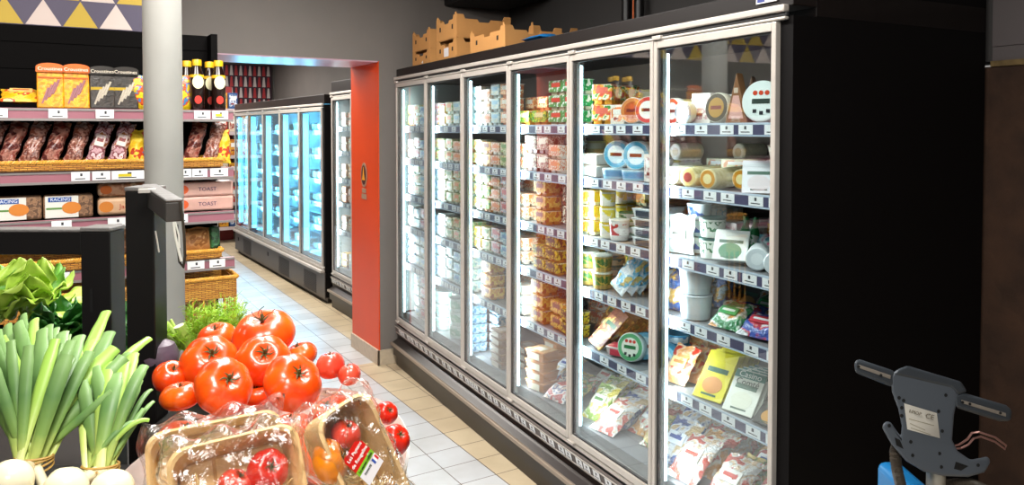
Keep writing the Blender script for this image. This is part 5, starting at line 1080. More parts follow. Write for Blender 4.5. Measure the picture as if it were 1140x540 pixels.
# pennant board on the far wall
pb = MB().box(2.3, 3.25, 13.16, 13.19, 2.05, 2.82).build('pennant_board', mat('board_dark', '#3a2230', .6), smooth=False)
tag(pb, 'dark board with rows of red and white spikes, far wall', 'panel')
for nm, c in (('red_spikes', '#b8383c'), ('white_spikes', '#d8ccc8')):
    mb = MB()
    for r in range(4):
        for i in range(12):
            if (i + (nm == 'red_spikes') + r) % 2: continue
            x = 2.34 + i * 0.075; z = 2.08 + r * 0.185
            mb.prism([(x, z), (x + 0.055, z), (x + 0.04, z + 0.165), (x + 0.015, z + 0.165)], 13.155, 13.16)
    o = mb.build('spike_pattern', mat(nm, c, .5), pb, smooth=False); o['kind'] = 'stuff'
# flame plaque on the jamb
fp = empty('wall_plaque', (2.046, 5.50, 1.39)); fp.rotation_euler = (0, 0, -PI / 2); fp.scale = (1.35, 1, 1.3); tag(fp, 'small black flame plaque with pale rim on the orange jamb', 'sign')
pl = MB().lathe([(0.0, 0), (0.045, 0), (0.045, 0.004), (0, 0.004)], 28, 0, RX(PI / 2), sx=1, sy=1.6)
pl.build('oval_rim', mat('plaque_rim', '#b89a80', .4, metal=.3), fp)
MB().lathe([(0.0, 0.004), (0.034, 0.004), (0.034, 0.006), (0, 0.006)], 28, 0, RX(PI / 2), sy=1.7).build('oval_face', mat('plaque_black', '#4a1408', .5), fp)
MB().prism([(-0.022, -0.03), (0.022, -0.03), (0.006, 0.015), (0.0, 0.048), (-0.008, 0.01)], -0.008, -0.006).build('flame', mat('plaque_flame', '#e8a020', .5), fp, smooth=False)
MB().box(-0.028, 0.028, -0.004, 0, -0.105, -0.08).build('caption_block', mat('plaque_rim', '#b89a80'), fp, smooth=False)
MB().box(-0.036, 0.036, -0.004, 0, -0.142, -0.112).build('caption_block', mat('plaque_rim', '#b89a80'), fp, smooth=False)

# ------------------------------------------------------------------ produce display in the foreground
# camera-side frame: u to the right, w away, both level
U = Vector((_cy, -_sy, 0)); W = Vector((_sy, _cy, 0))
def cw(u, w, z): return U * u + W * w + Vector((0, 0, z))
MC = Matrix(((U.x, W.x, 0, 0), (U.y, W.y, 0, 0), (0, 0, 1, 0), (0, 0, 0, 1)))
st = empty('produce_stand'); tag(st, 'black produce stand under the tomatoes, onions and lettuce', 'stand')
sb = mat('stand_black', '#100e0d', .5)
MB().box(-1.25, -0.24, 0.62, 1.28, 0.0, 1.17, 0, MC).build('front_cabinet', sb, st, smooth=False, bevel=.01)
MB().box(-1.35, -0.62, 1.62, 2.1, 0.0, 0.98, 0, MC).build('rear_cabinet', sb, st, smooth=False, bevel=.01)
MB().box(-1.25, -0.45, 1.28, 1.62, 0.0, 0.9, 0, MC).build('link_shelf', sb, st, smooth=False, bevel=.01)
# posts and bar
def post(name, label, px0, px1, ytop, d, parts):
    pass
pd = 1.46
pA0, pA1 = at(90, 300, pd), at(123, 300, pd)
uA0, uA1 = pA0.dot(U), pA1.dot(U); wA = pA0.dot(W); zA = at(106, 258, pd).z
postm = mat('post_black', '#0d0b0b', .4); capm = mat('post_cap_grey', '#6c6a68', .45, bump=.3, bscale=80)
fa = empty('display_stand'); tag(fa, 'low black display post joined to a horizontal bar at the left', 'frame')
MB().box(uA0, uA1, wA, wA + .055, 0.901, zA, 0, MC).build('upright', postm, fa, smooth=False, bevel=.002)
MB().box(uA0 - .001, uA1 + .001, wA - .001, wA + .056, zA, zA + .008, 0, MC).build('end_cap', capm, fa, bevel=.002)
MB().box(uA1 * 0 + at(100, 300, pd).dot(U), at(103, 300, pd).dot(U), wA - .0015, wA, at(100, 348, pd).z, at(100, 322, pd).z, 0, MC).build('slot', mat('slot_black', '#000000', .9), fa, smooth=False)
zb1, zb0 = at(50, 259, pd).z, at(50, 284, pd).z
MB().box(-1.35, uA0 - .001, wA + .005, wA + .045, zb0, zb1, 0, MC).build('cross_bar', postm, fa, smooth=False, bevel=.002)
MB().box(-1.35, uA0 - .001, wA + .004, wA + .046, zb1, zb1 + .006, 0, MC).build('bar_cap', capm, fa, bevel=.002)
pd2 = 1.40
uB0, uB1 = at(140, 300, pd2).dot(U), at(172, 300, pd2).dot(U); wB = at(150, 300, pd2).dot(W); zB = at(150, 213, pd2).z
fb = empty('display_post'); tag(fb, 'tall black display post with a grey topped arm reaching toward the pillar', 'frame')
MB().box(uB0, uB1, wB, wB + .05, 0.901, zB, 0, MC).build('upright', postm, fb, smooth=False, bevel=.002)
MB().box(uB0 - .001, uB1 + .001, wB - .001, wB + .051, zB, zB + .008, 0, MC).build('end_cap', capm, fb, bevel=.002)
a0 = at(166, 215, 1.47); a1 = at(194, 234, 1.22)
dirv = (a1 - a0); dirv.z = dirv.z; L = dirv.length; ang = math.atan2(dirv.y, dirv.x); el = math.asin(dirv.z / L)
Ma = T(a0) @ RZ(ang) @ RY(-el)
MB().box(0.0, L, -.013, .013, -.019, .013, 0, Ma).build('arm', mat('arm_grey', '#3c3936', .5), fb, smooth=False, bevel=.002)
MB().box(0.0, L + .0005, -.0135, .0135, .0132, .018, 0, Ma).build('arm_cap', capm, fb, bevel=.002)
tp = MB()
for k in range(1): tp.box(L * (.35 + .2 * k), L * (.35 + .2 * k) + .02, -.0145, .0145, .012, .0195, 0, Ma @ RZ(.15 * (k - 1)))
tp.build('clear_tape', mat('tape', '#b8b4ae', .25), fb, bevel=.001)
ep = at(201, 238, 1.215)
co = MB().tube([at(200, 225, 1.215), at(203, 240, 1.215), at(205, 262, 1.215), at(206, 285, 1.215), at(204, 298, 1.215), at(200, 292, 1.215), at(198, 275, 1.215), at(197, 250, 1.215)], .0022, 8).build('strap_loop', mat('strap_dark', '#2c2418', .5)); tag(co, 'dark strap loop hanging from the arm of the display post', 'strap')
co = MB().tube([at(193, 247, 1.21), at(195, 262, 1.21), at(199, 280, 1.21), at(202, 291, 1.21)], .0022, 8).tube([at(195, 247, 1.21), at(199, 262, 1.21), at(200, 276, 1.21)], .0014, 8).build('plastic_tie', mat('clear_tie', '#d0d0c8', .2)); tag(co, 'clear plastic ties hanging inside the strap loop', 'tie')
co = MB().tube([at(173, 257, 1.385), at(175, 268, 1.385), at(177, 281, 1.385)], .0014, 8).build('plastic_tie', mat('clear_tie', '#d0d0c8')); tag(co, 'short clear tie on the side of the tall black post', 'tie')

# white bowl of tomatoes
bw = MB(); bc = cw(-0.328, 1.0, 0)
prof = [(0.0, 1.18), (0.78, 1.18), (0.9, 1.2), (0.985, 1.285), (1.0, 1.292), (1.02, 1.288), (1.01, 1.278), (0.93, 1.195), (0.8, 1.172), (0.0, 1.172)]
bw.lathe(prof, 56, 0, T(bc) @ MC, sx=.183, sy=.30)
tag(bw.build('produce_bowl', mat('bowl_white', '#dcd8d2', .35)), 'large oval white bowl holding the tomatoes and punnets', 'bowl')

tom_cols = {}
def tomato_mat(key, c1, c2):
    if key in tom_cols: return tom_cols[key]
    m = bpy.data.materials.new('tomato_skin_' + key); m.use_nodes = True; nt = m.node_tree; b = nt.nodes['Principled BSDF']
    tc = nt.nodes.new('ShaderNodeTexCoord'); n = nt.nodes.new('ShaderNodeTexNoise'); n.inputs['Scale'].default_value = 14; n.inputs['Detail'].default_value = 2
    r = nt.nodes.new('ShaderNodeValToRGB'); r.color_ramp.elements[0].position = .35; r.color_ramp.elements[1].position = .68
    r.color_ramp.elements[0].color = (*srgb(c1), 1); r.color_ramp.elements[1].color = (*srgb(c2), 1)
    nt.links.new(tc.outputs['Object'], n.inputs['Vector']); nt.links.new(n.outputs['Fac'], r.inputs['Fac']); nt.links.new(r.outputs['Color'], b.inputs['Base Color'])
    b.inputs['Roughness'].default_value = .3; b.inputs['Coat Weight'].default_value = .45; b.inputs['Coat Roughness'].default_value = .12
    b.inputs['Subsurface Weight'].default_value = .12; b.inputs['Subsurface Radius'].default_value = (.02, .006, .002); b.inputs['Subsurface Scale'].default_value = .3
    tom_cols[key] = m; return m
calyx_m = mat('calyx_green', '#4a4414', .6)
def tomato(px, py, d, rx, ry, lobes, seed, label, stem=None, col='o', group='loose beefsteak tomatoes in the bowl', up=None, R0=None):
    rr = random.Random(seed); r = rx / F_PX * d if R0 is None else R0
    c = at(px, py, d) if not isinstance(px, Vector) else px
    asp = min(0.92, max(.66, ry / rx * 0.98))
    fwd = (Vector((0, 0, EYE)) - c).normalized()
    if stem is not None:
        ox, oy = (stem[0] - px) / rx, (py - stem[1]) / max(ry, 1)
        q = max(0.15, 1 - min(.98, ox * ox + oy * oy)) ** .5
        ax = (CR * ox + CU * oy + fwd * q).normalized()
    else:
        ax = (up or Vector((rr.uniform(-.4, .4), rr.uniform(-.4, .4), 1))).normalized()
    Q = ax.to_track_quat('Z', 'X').to_matrix().to_4x4()
    n, mrings = 72, 26; vs = []; fs = []
    ph = rr.random() * 6; amp = [rr.uniform(.4, 1) for _ in range(lobes)]
    for j in range(mrings + 1):
        th = PI * j / mrings
        for i in range(n):
            f = 2 * PI * i / n + ph * .1
            k = lobes * f / (2 * PI); a = amp[int(k) % lobes] * (1 - (k % 1)) + amp[(int(k) + 1) % lobes] * (k % 1)
            groove = abs(math.sin(lobes * f / 2)) ** .55
            topw = max(0, math.cos(th)) ** .5; s_ = max(0.0, math.sin(th))
            rad = r * (1 - 0.11 * (1 - groove) * (0.35 + .65 * topw) * (.5 + a * .5)) * (1 + .03 * math.sin(2 * f + ph))
            x = rad * s_ ** .88
            z = r * asp * math.cos(th)
            dip = math.exp(-(s_ / .28) ** 2)
            z -= (r * .24 * dip if th < PI / 2 else -r * .1 * dip)
            vs.append((x * math.cos(f), x * math.sin(f), z))
    for j in range(mrings):
        for i in range(n):
            fs.append(((j + 1) * n + i, (j + 1) * n + (i + 1) % n, j * n + (i + 1) % n, j * n + i))
    m = {'o': tomato_mat('orange', '#e63c08', '#ee640e'), 'r': tomato_mat('red', '#c61c0c', '#d8300e'), 'p': tomato_mat('pinkish', '#d8402c', '#e0553a'), 'y': tomato_mat('amber', '#de7c0c', '#e6920f')}[col]
    o = MB().add(vs, fs).build('tomato', m)
    cal = MB(); zt = r * asp - r * .2
    for i in range(6):
        f = 2 * PI * i / 6 + rr.random() * .5; l = r * rr.uniform(.26, .42)
        cal.tube([(0, 0, zt + .001), (math.cos(f) * l * .5, math.sin(f) * l * .5, zt + r * .09), (math.cos(f + .3) * l, math.sin(f + .3) * l, zt + r * rr.uniform(.1, .26))], [r * .035, r * .035, r * .008], 5, flat=.4)
    cal.tube([(0, 0, zt - .002), (r * .02, 0, zt + r * .14), (r * .08, r * .02, zt + r * .2)], [r * .07, r * .045, r * .05], 7)
    cal.build('calyx', calyx_m, o)
    o.matrix_basis = T(c) @ Q
    tag(o, label, 'tomato', group)
    return o
TL = [ # px py d rx ry lobes stem col label
 (294, 372, 1.36, 35, 20, 7, (288, 352), 'o', 'topmost flat tomato with upright wiry stem, back of the pile'),
 (241, 375, 1.42, 21, 14, 5, (236, 358), 'o', 'small tomato behind the pile, left of the topmost tomato'),
 (233, 403, 1.27, 31, 24, 7, (239, 389), 'o', 'large tomato below the small back one, left of the middle'),
 (293, 402, 1.25, 30, 26, 6, (296, 390), 'o', 'large central tomato directly below the topmost one'),
 (249, 430, 1.13, 33, 23, 8, (263, 417), 'o', 'big front tomato with star stem, above the left punnet'),
 (326, 426, 1.15, 33, 25, 7, (340, 411), 'o', 'big ribbed front tomato with long stem, above punnet gap'),
 (205, 393, 1.36, 17, 14, 5, None, 'o', 'tomato peeking out behind the left side of the pile'),
 (190, 420, 1.24, 20, 16, 5, (197, 406), 'o', 'leftmost orange tomato beside the tall black post'),
 (201, 441, 1.14, 22, 15, 5, None, 'o', 'lowest left tomato in front of the black post'),
 (368, 407, 1.27, 16, 15, 6, None, 'p', 'pinkish tomato at the right shoulder of the pile'),
 (389, 417, 1.25, 13, 12, 6, None, 'p', 'small pinkish tomato right of the other pinkish one'),
 (334, 396, 1.36, 20, 14, 6, None, 'o', 'tomato between the central one and the pinkish ones, behind'),
 (430, 460, 1.05, 13, 13, 7, (436, 455), 'r', 'upper red tomato at the right rim of the bowl'),
 (440, 490, 1.01, 17, 21, 7, (449, 478), 'r', 'lower red tomato at the right rim of the bowl'),
 (286, 441, 1.22, 16, 10, 5, None, 'o', 'tomato glimpsed between the two big front tomatoes'),
 (262, 384, 1.40, 16, 12, 5, None, 'o', 'tomato glimpsed left of the topmost tomato'),
 (330, 378, 1.43, 10, 12, 5, None, 'o', 'tomato glimpsed behind right of the topmost tomato')]
for i, (px, py, d, rx, ry, lo, stm, col, lb) in enumerate(TL):
    if i in (15, 16, 6): continue
    tomato(px, py, d, rx, ry, lo, i + 3, lb, stm, col)
wi = MB().tube([at(290, 357, 1.35), at(287, 350, 1.34), at(289, 345, 1.34), at(294, 341, 1.34)], .0008, 5).tube([at(290, 357, 1.35), at(296, 351, 1.34), at(302, 348, 1.34), at(306, 344, 1.34)], .0008, 5).tube([at(290, 356, 1.35), at(282, 351, 1.34), at(280, 347, 1.34)], .0008, 5).build('vine_stem', calyx_m)
tag(wi, 'wiry dried stem on top of the topmost tomato', 'stem')
# lower layer that carries the pile
for i, (u, w) in enumerate(((-0.47, 1.1), (-0.385, 1.12), (-0.29, 1.13), (-0.45, 1.2), (-0.36, 1.215), (-0.27, 1.2), (-.52, 1.18))):
    tomato(cw(u, w, 1.245), 0, 1, 40, 30, 6, 40 + i, 'orange tomato of the hidden lower layer inside the bowl', None, 'o', 'lower layer of tomatoes in the bowl', R0=.043)

tomato(cw(-.295, 1.225, 1.268), 0, 1, 40, 30, 6, 49, 'orange tomato under the two pinkish ones at the right', None, 'o', 'lower layer of tomatoes in the bowl', R0=.042)
# wooden punnets in film
wood = mat('punnet_wood', '#e0bb84', .6, noise=.14, nscale=12, bump=.08)
wood_in = mat('punnet_wood_inside', '#cf9f62', .6, noise=.18, nscale=9)
film = glass_mat('film_wrap', (.98, .97, .95), rough=.22, bump=.4, base=.0)
def frame_from(tl, tr, dn, keep_z=False):
    x = (tr - tl).normalized(); z = -(dn - tl)
    if keep_z:
        z = z.normalized(); x = (x - z * x.dot(z)).normalized()
    else: z = (z - x * z.dot(x)).normalized()
    y = z.cross(x)
    return Matrix(((x.x, y.x, z.x, tl.x), (x.y, y.y, z.y, tl.y), (x.z, y.z, z.z, tl.z), (0, 0, 0, 1)))
def punnet(M, w, h, dp, label, seed, fl=.012):
    """face in the x,-z plane from its top left corner, tray body going back along +y"""
    r = .022
    def outline(x0, x1, z0, z1, rad, n=5):
        pts = []
        for cx, cz, a0 in ((x1 - rad, z1 - rad, 0), (x0 + rad, z1 - rad, PI / 2), (x0 + rad, z0 + rad, PI), (x1 - rad, z0 + rad, 1.5 * PI)):
            for k in range(n + 1):
                a = a0 + PI / 2 * k / n; pts.append((cx + rad * math.cos(a), cz + rad * math.sin(a)))
        return pts
    loops = [(outline(0, w, -h, 0, r), 0.0), (outline(.003, w - .003, -h + .003, -.003, r), -.003), (outline(.006, w - .006, -h + .006, -.006, r), 0.0), (outline(fl, w - fl, -h + fl, -fl, r), dp - .003), (outline(fl - .003, w - fl + .003, -h + fl - .003, -fl + .003, r), dp)]
    n = len(loops[0][0]); vs = []; fs = []
    for pts, y in loops: vs += [(x, y, z) for x, z in pts]
    for a, b in ((0, 1), (1, 2), (2, 3)):
        for i in range(n): fs.append((a * n + i, a * n + (i + 1) % n, b * n + (i + 1) % n, b * n + i))
    fs.append(tuple(3 * n + i for i in range(n)))
    for i in range(n): fs.append((4 * n + i, 4 * n + (i + 1) % n, 0 * n + (i + 1) % n, i))
    fs.append(tuple(reversed([4 * n + i for i in range(n)])))
    ms = [0] * (3 * n) + [1] + [0] * (n + 1)
    o = MB().add(vs, fs, ms).build('tomato_punnet', [wood, wood_in], bevel=0)
    # inner weave: thin veneer strips
    vb = MB()
    for i in range(3):
        x = fl + (w - 2 * fl) * (i + .5) / 3
        vb.box(x - (w - 2 * fl) * .15, x + (w - 2 * fl) * .15, dp - .0045, dp - .0035, -h + fl + .003, -fl - .003)
    vb.build('veneer_strip', wood, o, smooth=False)
    rr = random.Random(seed)
    sh = MB()
    for i in range(46):
        x, z = rr.uniform(.03, w - .05), rr.uniform(-h + .02, -h * .45); p = [Vector((x, dp - .01, z))]
        a = rr.uniform(0, 2 * PI)
        for k in range(5):
            a += rr.uniform(-.9, .9); p.append(p[-1] + Vector((math.cos(a) * .011, rr.uniform(-.006, .002), math.sin(a) * .008)))
        sh.tube(p, .0009, 4)
    s_ = sh.build('wood_wool', mat('wood_wool', '#e0c890', .6), o); s_['kind'] = 'stuff'
    # film
    g = 26; vs = []; fs = []
    ph = [rr.random() * 6 for _ in range(8)]
    e = .007
    def fp(u, v, back):
        x = -e + (w + 2 * e) * u; z = e * 2.2 - (h + 3 * e) * v
        edge = min(u, 1 - u, v, 1 - v); bulge = min(1, edge * 9) ** .6
        wr = .0035 * math.sin(23 * u + 9 * v + ph[0]) + .003 * math.sin(31 * v - 13 * u + ph[1]) + .0022 * math.sin(57 * u + ph[2]) * math.sin(43 * v + ph[3])
        z += .006 * math.sin(19 * u + ph[4]) * (1 if v < .1 else .2); x += .004 * math.sin(17 * v + ph[5]) * (1 if edge < .08 else .2)
        y0 = dp * .45
        return (x, y0 - (y0 + .012) * bulge + wr if not back else y0 + (dp * .55 + .012) * bulge + wr * 1.5, z)
    for back in (0, 1):
        k = len(vs)
        for j in range(g + 1):
            for i in range(g + 1): vs.append(fp(i / g, j / g, back))
        for j in range(g):
            for i in range(g):
                a = k + j * (g + 1) + i; fs.append((a, a + 1, a + g + 2, a + g + 1) if not back else (a, a + g + 1, a + g + 2, a + 1))
    MB().add(vs, fs).build('film_wrap', film, o)
    o.matrix_basis = M; tag(o, label, 'punnet', None)
    return o
tl, tr, dn = at(183, 503, .86), at(330, 468, .93), at(172, 640, .80)
M1 = frame_from(tl, tr, dn); w1 = (tr - tl).length
pn1 = punnet(M1, w1, .13, .048, 'left wooden tomato punnet in clear film, leaning back', 3)
tl, tr, dn = at(348, 469, .90), at(408, 431, .968), at(350, 560, .865)
M2 = frame_from(tl, tr, dn); w2 = (tr - tl).length
pn2 = punnet(M2, w2, .16, .05, 'right wooden punnet with red and green label', 5, fl=.010)
# a further punnet behind the left one
tl, tr, dn = at(160, 484, .985), at(312, 453, 1.055), at(150, 640, .93)
M3 = frame_from(tl, tr, dn)
pn3 = punnet(M3, (tr - tl).length, .15, .046, 'wooden punnet mostly hidden behind the left punnet', 8)
def local_tomato(M, x, y, z, r, col, label, seed, ax):
    c = M @ Vector((x, y, z)); A = (M.to_3x3() @ Vector(ax))
    return tomato(c, 0, 1, 40, 31, 7, seed, label, None, col, None, up=A, R0=r)
def inM(M, px, py, yy):
    """point where the view ray of px,py meets the plane y = yy of a punnet"""
    o = Vector((0, 0, EYE)); d = at(px, py, 1) - o; Mi = M.inverted(); a = Mi @ o; b = (Mi.to_3x3() @ d)
    t = (yy - a.y) / b.y; return a + b * t
q = inM(M1, 298, 524, .02); local_tomato(M1, q.x, q.y, q.z, .0255, 'r', 'red tomato inside the left punnet at its right corner', 61, (.2, -1, .1))
q = inM(M1, 262, 540, .02); local_tomato(M1, q.x, q.y, q.z, .021, 'p', 'dull red tomato at the bottom of the left punnet', 62, (.5, -.6, .6))
q = inM(M2, 367, 514, .018); local_tomato(M2, q.x, q.y, q.z, .0262, 'y', 'amber yellow tomato inside the right punnet', 63, (.75, -.7, -.05))
q = inM(M2, 385, 483, .022); local_tomato(M2, q.x, q.y, q.z, .020, 'p', 'pale red tomato inside the right punnet above the label', 64, (.3, -.6, .6))
# label of the right punnet
q = inM(M2, 403, 512, -.016); ML = M2 @ T(q) @ RX(0) @ RY(-.42)
lw, lh = .034, .044
def plate(poly, y0, y1, m, name):
    o = MB().prism(poly, y0, y1, 0, T(q) @ RY(-.42)).build(name, m, pn2, smooth=False); return o
lab = plate([(-lw / 2, -.002), (lw / 2, -.002), (lw / 2, .014), (lw / 2 - .007, .021), (-lw / 2 + .003, .021), (-lw / 2, .017)], -.0005, .0, mat('label_red_print', '#c41c14', .35), 'red_label')
plate([(-lw / 2, -.009), (lw / 2, -.009), (lw / 2, -.002), (-lw / 2, -.002)], -.0005, 0, mat('label_lime', '#7ab02c', .35), 'green_label')
plate([(-lw / 2, -.026), (lw / 2, -.026), (lw / 2, -.009), (-lw / 2, -.009)], -.0005, 0, mat('paper', '#d8d4d6'), 'white_label')
for i, c in enumerate(('#2a4aa0', '#e8e8e8', '#c82a2a')):
    plate([(lw / 2 - .010 + i * .003, -.018), (lw / 2 - .007 + i * .003, -.018), (lw / 2 - .007 + i * .003, -.011), (lw / 2 - .010 + i * .003, -.011)], -.0008, -.0005, mat('flag_' + c, c), 'flag_stripe')
TT = T(q) @ RY(-.42)
whi = mat('lettering_white', '#f4f0ea', .4); gri = mat('lettering_dark', '#20301a', .4)
text('Les Paysans', .0062, whi, pn2, TT @ T((0, -.0008, .014)))
text('de Rougeline', .0062, whi, pn2, TT @ T((0, -.0008, .005)))
text('Le paysan cultive', .0042, gri, pn2, TT @ T((0, -.0008, -.0055)))
text('TOMATE', .0036, gri, pn2, TT @ T((-.004, -.0008, -.0135)))

# spring onions
leaf_m = t_mat('onion_leaf', [(0, '#dcdca0'), (.12, '#b0be64'), (.3, '#76964a'), (.6, '#547a40'), (1, '#7a9f5c')], .5, .16, .05)
leaf_l = t_mat('onion_leaf_light', [(0, '#dedeaa'), (.2, '#b8c870'), (.5, '#94b650'), (1, '#98c254')], .42, .12, .05)
bulb_m = mat('onion_bulb', '#e6dcbc', .25, noise=.06, nscale=30, coat=.4)
def bez(a, b, c, n=10): return [a * (1 - t) ** 2 + b * 2 * t * (1 - t) + c * t * t for t in [i / n for i in range(n + 1)]]
def onion_bunch(tie, d0, tips, bulbs, label, seed):
    rr = random.Random(seed); root = empty('spring_onion_bunch', at(tie[0], tie[1], d0)); tag(root, label, 'spring onions', 'bunches of spring onions')
    inv = T(-root.location)
    o0 = at(tie[0], tie[1], d0)
    tips = list(tips) + [(tie[0] + (rr.random() - .5) * 190 * (1 if tie[0] < 60 else .45) + (10 if tie[0] > 60 else 0), rr.uniform(362, 440), rr.uniform(.96, 1.16), rr.uniform(4, 8)) for _ in range(26 if tie[0] < 60 else 10)]
    for i, tpp in enumerate(tips):
        if tpp[0] > 172 or (tie[0] < 60 and i > 24 and tpp[0] > 84): continue
        px, py = tpp[0], tpp[1]; d1 = tpp[2] if len(tpp) > 2 else rr.uniform(1.0, 1.12); wpx = tpp[3] if len(tpp) > 3 else rr.uniform(6.5, 9.5)
        a = o0 + CR * rr.uniform(-.014, .014) + W * rr.uniform(-.012, .012)
        c = at(px, py, d1)
        mid = a * .5 + c * .5 + Vector((0, 0, rr.uniform(.01, .045))) + CR * ((px - tie[0]) / 840 * .12)
        pts = bez(a, mid, c, 12); r1 = wpx / F_PX * d1
        rad = [r1 * (0.55 + 1.6 * min(1, k / 6) * .3) if k < 11 else r1 * .85 for k in range(13)]
        mb = MB().tube(pts, rad, 10, 0, inv, flat=.5, side=-CF)
        mb.build('leaf', leaf_l if (len(tpp) > 4 or rr.random() < .2) else leaf_m, root)
    for (px, py, d, rpx) in bulbs:
        c = at(px, py, d); r = rpx / F_PX * d; Q = (o0 - c).to_track_quat('Z', 'X').to_matrix().to_4x4()
        L = (o0 - c).length
        MB().lathe([(0, -r * .8), (r * .35, -r * .78), (r * .8, -r * .5), (r, 0), (r * .86, r * .5), (r * .5, r * .85), (r * .3, r * 1.15), (r * .28, max(L, r * 1.2))], 24, 0, inv @ T(c) @ Q).build('bulb', bulb_m, root)
    rt = MB()
    for k in range(4):
        ring = [o0 + CR * (.021 * math.cos(a)) + W * (.018 * math.sin(a)) + CU * (.004 * (k - 1.5) + .003 * math.sin(a + k)) for a in [2 * PI * i / 20 for i in range(21)]]
        rt.tube(ring, .0016, 5, 0, inv)
    rt.build('raffia_tie', mat('raffia', '#a88440', .6), root)
    return root
onion_bunch((38, 514), .93, [(-30, 385), (-18, 360), (-4, 372, 1.05), (8, 365, 1.12), (20, 362, 1.1), (26, 352, 1.14, 6), (38, 358, 1.12), (47, 368, 1.05), (54, 364, 1.08), (62, 378, 1.0), (70, 372, 1.06), (80, 380, 1.0), (88, 376, 1.08), (12, 380, .98), (32, 385, .97), (118, 348, 1.16, 7, 1), (110, 372, 1.12, 7, 1), (122, 371, 1.1, 8), (128, 388, 1.03), (100, 392, 1.0), (166, 377, 1.14, 5, 1), (-10, 400, .95), (75, 395, .96), (138, 398, 1.02)],
    [(12, 536, .86, 24), (-16, 548, .86, 22), (55, 556, .87, 20)], 'left big bunch of spring onions with fan of flat green leaves', 2)
onion_bunch((112, 523), .93, [(148, 396, 1.05), (139, 405, 1.02), (130, 418, 1.0), (150, 424, 1.03, 11), (118, 398, 1.03), (106, 410, 1.0), (92, 425, .98), (144, 440, 1.0), (168, 434, 1.02, 3), (171, 447, 1.0, 2.5), (160, 455, .98, 3), (166, 468, .96, 2.5), (152, 470, .96, 3)],
    [(72, 546, .87, 25), (124, 547, .87, 24), (150, 558, .88, 16)], 'right smaller bunch of spring onions beside the left punnet', 6)
cb = MB().box(-.60, -.22, .62, .70, 1.171, 1.2, 0, MC)

# lettuce and leafy greens behind the onions
lg = mat('lettuce_light', '#a9c84e', .4, noise=.18, nscale=18, bump=.3, bscale=45); lg2 = mat('lettuce_mid', '#5f9a2e', .4, noise=.22, nscale=22, bump=.35, bscale=40); lg3 = mat('lettuce_dark', '#2c6a24', .38, noise=.25, nscale=20, bump=.35, bscale=40)
def leafy(center_px, d, rpx, n, label, mats, seed, size, cat='lettuce', nm='lettuce_head'):
    rr = random.Random(seed); c = at(center_px[0], center_px[1], d)
    root = empty(nm, c); tag(root, label, cat)
    R_ = rpx / F_PX * d
    for i in range(n):
        a = rr.uniform(0, 2 * PI); el = rr.uniform(-.15, 1.25)
        dr = Vector((math.cos(a) * math.cos(el), math.sin(a) * math.cos(el), math.sin(el)))
        base = dr * R_ * .25; L = R_ * rr.uniform(.75, 1.1) * size; wd = L * rr.uniform(.32, .5)
        side = dr.cross(Vector((0, 0, 1))).normalized(); side = (side + Vector((rr.uniform(-.5, .5),) * 3) * .5).normalized(); nrm = side.cross(dr).normalized()
        g = 9; vs = []; fs = []; p1, p2 = rr.random() * 6, rr.random() * 6
        for j in range(g + 1):
            v = j / g; wv = wd * math.sin(PI * min(1, .12 + .82 * v)) ** .7
            for k in range(g + 1):
                u = k / g * 2 - 1
                ruff = (.16 * L * abs(u) ** 1.5) * math.sin(11 * v + p1 + (3 if u > 0 else 0)) * .6 + .03 * L * math.sin(9 * u + 7 * v + p2)
                p = base + dr * (L * v * (1 - .12 * u * u)) + side * (wv * u) + nrm * (ruff + L * .28 * v * v - .12 * L * abs(u)) - Vector((0, 0, .22 * L * v * v))
                vs.append(p)
        for j in range(g):
            for k in range(g):
                q_ = j * (g + 1) + k; fs.append((q_, q_ + 1, q_ + g + 2, q_ + g + 1))
        MB().add(vs, fs).build('leaf', rr.choice(mats), root, solid=.0012, sub=1, angle=180)
    return root
leafy((22, 346), 1.74, 60, 46, 'pale green lettuce head behind the spring onions, far left', [lg, lg, lg2], 4, 1.0)
leafy((66, 368), 1.70, 42, 30, 'mid green leafy lettuce between the pale head and the low post', [lg2, lg3, lg3], 5, .95)
leafy((112, 372), 1.78, 44, 30, 'dark leafy greens behind the low black post', [lg3, lg3, lg2], 6, .95, 'greens', 'leafy_greens')
leafy((132, 392), 1.72, 34, 18, 'dark leafy greens showing between the two black posts', [lg3, lg2, lg3], 16, .95, 'greens', 'leafy_greens')
